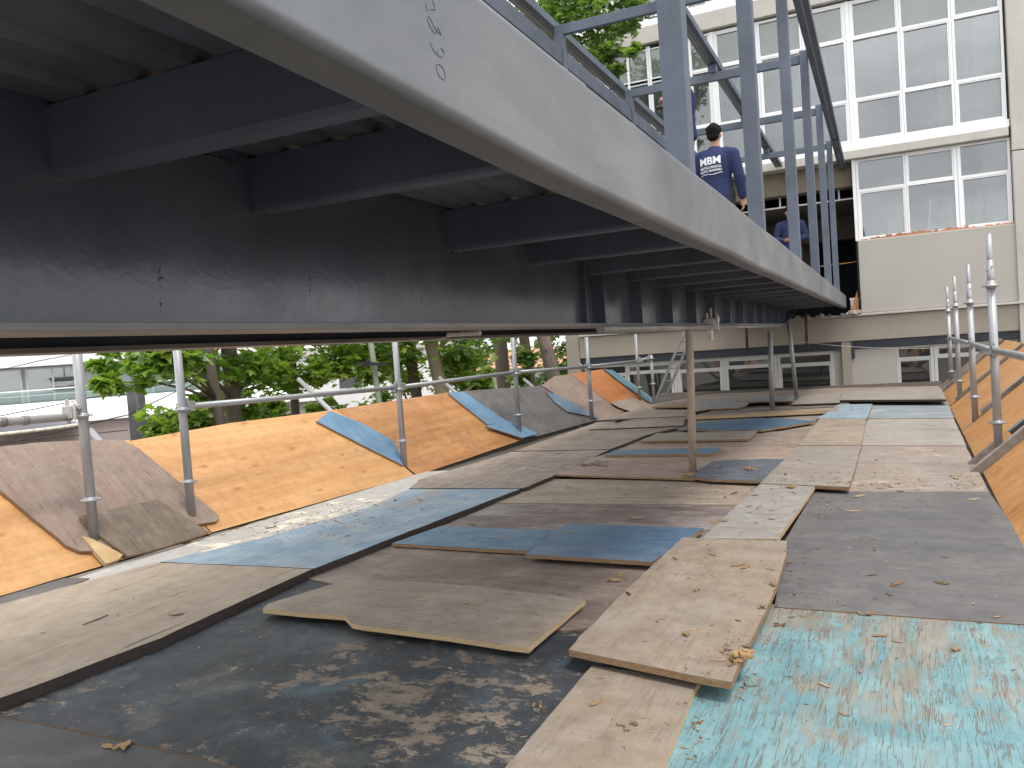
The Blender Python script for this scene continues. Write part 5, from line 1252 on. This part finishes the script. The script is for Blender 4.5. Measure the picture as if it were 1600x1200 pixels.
hang = lambda s: ((s * .20, -.012, 1.385), (s * .262, -.03, 1.115), (s * .275, .03, .875), (0, .15, -1), (-s, 0, 0), .35)
m1 = at_y(1116, 190, 9.5)
person('man in a navy sweatshirt with white lettering on his back, walking away on the bridge', (m1.x - .012, 9.5, DZ), R(-4), [hang(-1), hang(1)], (0.0, 0), 'trouser', None, logo=True,
       legs=[[(-.095, 0, .93), (-.11, .10, .52), (-.115, -.02, .085)], [(.095, 0, .93), (.11, .02, .50), (.115, -.14, .10)]]).scale = (1.0, 1.0, .965)
m2 = at_y(1232, 330, 17.0)
fold = lambda s: ((s * .20, -.0, 1.385), (s * .285, .02, 1.12), (s * .10, .235, 1.06), (-s * .75, .45, .1), (0, -.1, 1), .5)
person('man in plain navy sweatshirt facing the camera, bowed over a phone', (m2.x + .02, 17.0, DZ), R(180), [fold(-1), fold(1)], (.55, 0), 'trouser')
ph = MB(); ph.box((-.036, .285, 1.06), (.036, .295, 1.20)); P_ = ph.build('phone', M['dark'], None, bevel=.004)
P_.matrix_world = Matrix.Translation((m2.x + .02, 17.0, DZ)) @ Matrix.Rotation(R(180), 4, 'Z') @ Matrix.Rotation(R(-0), 4, 'X')
tag(P_, 'dark phone held by the man at the bridge end', 'phone')
m3 = at_y(1096, 205, 10.3)
sz = m3.z - .90
reach = ((-.20, .0, 1.385), (-.25, -.03, 1.13), (-.22, .13, 1.29), (.1, .9, .25), (.3, -.3, -1), .8)
person('man on a stepladder hidden behind the nearest bridge post, one hand reaching left', (m3.x - .20, 10.3, sz), R(90), [reach, hang(1)], (.45, 0), 'jeans')
dp = at_y(1037, 168, 10.62)
mb = MB(); mb.tube(dp + Vector((.05, 0, .01)), dp + Vector((-.10, .05, .02)), .025, n=12); mb.tube(dp + Vector((.02, 0, 0)), dp + Vector((.02, 0, -.12)), .018, n=10); mb.box(dp + Vector((-.01, -.03, -.16)), dp + Vector((.05, .03, -.11)))
tag(mb.build('power_drill', M['dark'], loc=dp, bevel=.004), 'dark power drill held out left of the nearest bridge post', 'drill')
SLD = empty('stepladder', (m3.x - .20, 10.3, DZ), 'grey stepladder on the bridge under the man behind the nearest post', 'stepladder')
for s in (-1, 1):
    mb = MB(); x = m3.x - .20
    mb.bar((x + s * .15, 10.02, DZ), (x + s * .13, 10.22, sz), .03, .05); mb.build('leg', M['prop'], SLD)
    mb = MB(); mb.bar((x + s * .15, 10.72, DZ), (x + s * .13, 10.40, sz), .03, .04); mb.build('leg', M['prop'], SLD)
for k in range(1, 4):
    f = k / 4; mb = MB(); mb.box((x - .14, 10.0 + .2 * f, DZ + (sz - DZ) * f - .012), (x + .14, 10.10 + .2 * f, DZ + (sz - DZ) * f + .012)); mb.build('tread', M['prop'], SLD)
mb = MB(); mb.box((x - .16, 10.14, sz - .022), (x + .16, 10.48, sz - .002)); mb.build('tread', M['prop'], SLD, bevel=.005)

# ------------------------------------------------------------------ litter on the deck
bpy.context.view_layer.update()
trees_ = []
for o in BOARDS:
    mw = o.matrix_world.copy(); trees_.append((BVHTree.FromPolygons([mw @ v.co for v in o.data.vertices], [tuple(p.vertices) for p in o.data.polygons]), o))
def drop(p):
    best = None
    for t, o in trees_:
        h = t.ray_cast(Vector((p.x, p.y, 1.1)), Vector((0, 0, -1)))
        if h[0] is not None and (best is None or h[0].z > best[0].z): best = (h[0], h[1], o)
    return best
def splinter(mb, p, nrm, L, w, t, ang, rng, curl=.2):
    nrm = nrm if nrm.z > 0 else -nrm
    u = nrm.cross(Vector((-math.sin(ang), math.cos(ang), 0))).normalized(); v = nrm.cross(u); n = 6; vs = []
    for i in range(n + 1):
        f = i / n - .5; ww = w * (1 - (2 * abs(f)) ** 2.2 * .8) * rng.uniform(.7, 1.2); c = p + u * (L * f) + nrm * (t * .6 + curl * L * abs(f) ** 2 + .001) + v * rng.gauss(0, w * .12)
        vs += [c - v * ww / 2, c + v * ww / 2, c + v * ww / 2 * .8 + nrm * t, c - v * ww / 2 * .8 + nrm * t]
    fs = [(4 * i + k, 4 * i + (k + 1) % 4, 4 * i + 4 + (k + 1) % 4, 4 * i + 4 + k) for i in range(n) for k in range(4)] + [(3, 2, 1, 0), (4 * n, 4 * n + 1, 4 * n + 2, 4 * n + 3)]
    mb.add(vs, fs)
rng = random.Random(77); mb = MB(); dirt = MB()
def scatter(px, py, rx, ry, n, s=1.0):
    for k in range(int(n * 1.5)):
        q = at_z(px + rng.gauss(0, rx), py + rng.gauss(0, ry), .03)
        h = drop(q)
        if not h or abs(h[1].z) < .95: continue
        L = rng.lognormvariate(math.log(.0165 * s), .65); L = min(L, .09)
        splinter(mb, h[0], h[1], L, L * rng.uniform(.08, .3), L * rng.uniform(.03, .07), rng.uniform(0, 6.28), rng, rng.uniform(0, .22))
for a_ in ((470, 815, 70, 14, 230, 1.0), (560, 785, 50, 10, 120, 1.0), (380, 845, 40, 8, 40, .9), (600, 770, 60, 12, 60, 1.0), (1440, 748, 60, 10, 110, 1.0), (1330, 760, 40, 5, 50, 1.0), (1510, 750, 22, 10, 40, 1.0),
           (1290, 785, 30, 14, 60, .9), (1215, 790, 30, 25, 45, 1.0), (1240, 735, 30, 20, 35, 1), (1160, 735, 40, 12, 40, 1.1), (1075, 748, 14, 6, 40, 1), (1120, 762, 40, 6, 30, 1), (1300, 900, 120, 50, 60, .9),
           (1120, 940, 60, 60, 25, .8), (1150, 1045, 16, 14, 60, .8), (1090, 1120, 12, 50, 50, .6), (1225, 945, 30, 30, 35, .7), (1350, 1020, 160, 60, 45, .8), (930, 1120, 80, 40, 14, .8), (850, 1080, 120, 60, 22, .7), (950, 900, 60, 25, 25, .8), (1000, 890, 25, 15, 14, .9),
           (880, 800, 120, 15, 35, 1), (900, 730, 40, 5, 40, 1.2), (960, 760, 120, 8, 35, 1), (1390, 715, 60, 15, 30, 1), (650, 950, 150, 30, 16, .7), (200, 970, 120, 40, 12, .8), (160, 872, 18, 7, 30, .8), (700, 735, 60, 12, 25, 1), (850, 690, 60, 15, 25, 1.2), (1100, 690, 150, 30, 60, 1.3)):
    scatter(*a_)
for a_ in ((800, 950, 480, 120, 420, .32), (900, 760, 420, 60, 420, .5), (520, 800, 90, 14, 300, .5), (1400, 745, 110, 14, 160, .5), (1250, 820, 120, 50, 160, .45)): scatter(*a_)
tag(mb.build('wood_chips', M['chip_mat']), kind='stuff')
def one(name, label, cat, px, py, L, w, t, ang, mt='chip_mat', curl=.2, group=None, n=1):
    h = drop(at_z(px, py, .04)); mb = MB(); r2 = random.Random(label); L *= .8; w *= .7; t *= .7; curl *= .5
    for k in range(n):
        off = Vector((r2.gauss(0, L * .35), r2.gauss(0, L * .35), 0)) if n > 1 else Vector()
        splinter(mb, h[0] + off + Z * (t * .25 * k), h[1], L * r2.uniform(.7, 1.1), w * r2.uniform(.7, 1.2), t, ang + (r2.uniform(-1.5, 1.5) if n > 1 else 0), r2, curl)
    tag(mb.build(name, M[mt], loc=h[0]), label, cat, group)
one('wood_splinter', 'long pale wood splinter on the turquoise sheet', 'splinter', 1374, 980, .10, .020, .007, .15)
one('wood_splinter', 'curled tan wood splinter at the right of the turquoise sheet', 'splinter', 1494, 1001, .05, .024, .007, .4, curl=.5)
one('wood_splinter', 'reddish strip of bark on the seam of the charcoal sheet', 'splinter', 1350, 948, .06, .025, .006, .5, curl=.5, n=3)
one('bark_lump', 'broken tan bark lump at the near right corner of the big raised board', 'bark lump', 1158, 1050, .075, .03, .012, .9, 'bark_chip', curl=.5, n=9)
one('dry_leaf', 'brown dry leaf on the beige board at the bottom centre', 'leaf', 976, 1133, .045, .022, .004, .6, curl=.6, n=3)
one('dry_leaf', 'reddish dry leaf near the front edge of the big raised board', 'leaf', 1073, 1009, .06, .03, .006, .2, curl=.5, n=2)
one('wood_splinter', 'tan curled splinter on the big raised board beside two pebbles', 'splinter', 1158, 897, .10, .03, .006, .3, curl=.3, n=2)
one('bark_lump', 'pair of pale lumps in the middle of the big raised board', 'bark lump', 1090, 938, .028, .02, .010, .3, 'bark_chip', n=2)
one('wood_splinter', 'tan chip on the brown sheet below the blue panel', 'splinter', 966, 896, .075, .04, .015, .9, curl=.3, n=2)
one('wood_splinter', 'brown chip on the purplish sheet', 'splinter', 996, 804, .13, .05, .012, .1, curl=.2)
one('wood_splinter', 'pale sliver on the clean blue panel', 'splinter', 892, 836, .11, .018, .004, .5, curl=.1)
one('wood_splinter', 'orange brown chip on the dark blue sheet', 'splinter', 1177, 738, .12, .055, .02, .1, curl=.3, n=2)
one('wood_splinter', 'brown chip at the far end of the grey strandboard strip', 'splinter', 1232, 767, .12, .045, .012, .2, curl=.3, n=2)
one('wood_splinter', 'dark tan chip at the near end of the grey strandboard strip', 'splinter', 1128, 821, .08, .035, .01, .2, curl=.3, n=2)
one('debris_clump', 'clump of dark broken wood at the left end of the pinkish sheet', 'debris', 926, 728, .20, .05, .014, .0, 'batten_dark', curl=.15, n=7)
one('debris_clump', 'clump of leaves and bark at the foot of the tan prop', 'debris', 1075, 747, .07, .03, .010, .3, 'bark_chip', curl=.5, n=12)
one('wood_splinter', 'broken brown wood piece on the seam of the plain black sheet', 'splinter', 185, 1149, .07, .03, .006, -.1, 'bark_chip', curl=.1, n=5)
one('twig', 'dark twig lying on the cracked beige sheet', 'twig', 150, 972, .23, .008, .006, .62 + 1.0, 'dark', curl=.02)
one('dry_leaf', 'small tan leaf on the peeling black sheet', 'leaf', 838, 1086, .045, .018, .004, .9, curl=.5, n=3)
one('dry_leaf', 'reddish leaf on the beige offcut', 'leaf', 728, 946, .05, .03, .006, .4, curl=.4)

# ------------------------------------------------------------------ light, sky, camera
W = bpy.data.worlds.new('World'); S.world = W; W.use_nodes = True
t = W.node_tree; bg = t.nodes['Background']
sky = t.nodes.new('ShaderNodeTexSky'); sky.sky_type = 'NISHITA'; sky.sun_disc = False
EL, AZ = R(66), R(120)                     # sun azimuth measured clockwise from +Y
sky.sun_elevation = EL; sky.sun_rotation = AZ; sky.air_density = 1.0; sky.dust_density = 3.0
tc = t.nodes.new('ShaderNodeTexCoord'); mp = t.nodes.new('ShaderNodeMapping'); mp.inputs['Scale'].default_value = (1.2, 1.2, 3.0)
nz = t.nodes.new('ShaderNodeTexNoise'); nz.inputs['Scale'].default_value = 1.6; nz.inputs['Detail'].default_value = 7; nz.inputs['Roughness'].default_value = .6
rp = t.nodes.new('ShaderNodeValToRGB'); rp.color_ramp.elements[0].position = .32; rp.color_ramp.elements[1].position = .68
rp.color_ramp.elements[0].color = (4.0, 4.1, 4.25, 1); rp.color_ramp.elements[1].color = (15.0, 15.0, 14.9, 1)
mx = t.nodes.new('ShaderNodeMixRGB'); mx.inputs[0].default_value = .86
L = t.links.new
L(tc.outputs['Generated'], mp.inputs['Vector']); L(mp.outputs[0], nz.inputs['Vector']); L(nz.outputs['Fac'], rp.inputs[0])
L(sky.outputs[0], mx.inputs[1]); L(rp.outputs[0], mx.inputs[2]); L(mx.outputs[0], bg.inputs[0])
bg.inputs[1].default_value = .12
sd = bpy.data.lights.new('sun', 'SUN'); so = bpy.data.objects.new('sun', sd); C.objects.link(so)
sd.energy = 1.4; sd.angle = R(16); sd.color = (1.0, .95, .88)
dv = Vector((math.cos(EL) * math.sin(AZ), math.cos(EL) * math.cos(AZ), math.sin(EL)))
so.rotation_euler = dv.to_track_quat('Z', 'Y').to_euler(); so.location = dv * 30

cd = bpy.data.cameras.new('camera'); co = bpy.data.objects.new('camera', cd); C.objects.link(co); S.camera = co
cd.sensor_width = 36; cd.lens = FPX / 1600 * 36; cd.clip_start = .05; cd.clip_end = 2000
Rm = Matrix(RW); right = Rm.col[0]; up = -Rm.col[1]; back = -Rm.col[2]
co.matrix_world = Matrix.Translation(EYE) @ Matrix((right, up, back)).transposed().to_4x4()
S.view_settings.view_transform = 'Standard'; S.view_settings.look = 'None'; S.view_settings.exposure = 0.85; S.view_settings.gamma = 1
S.render.engine = 'CYCLES'; S.cycles.max_bounces = 8; S.cycles.transparent_max_bounces = 16; S.cycles.use_denoising = True
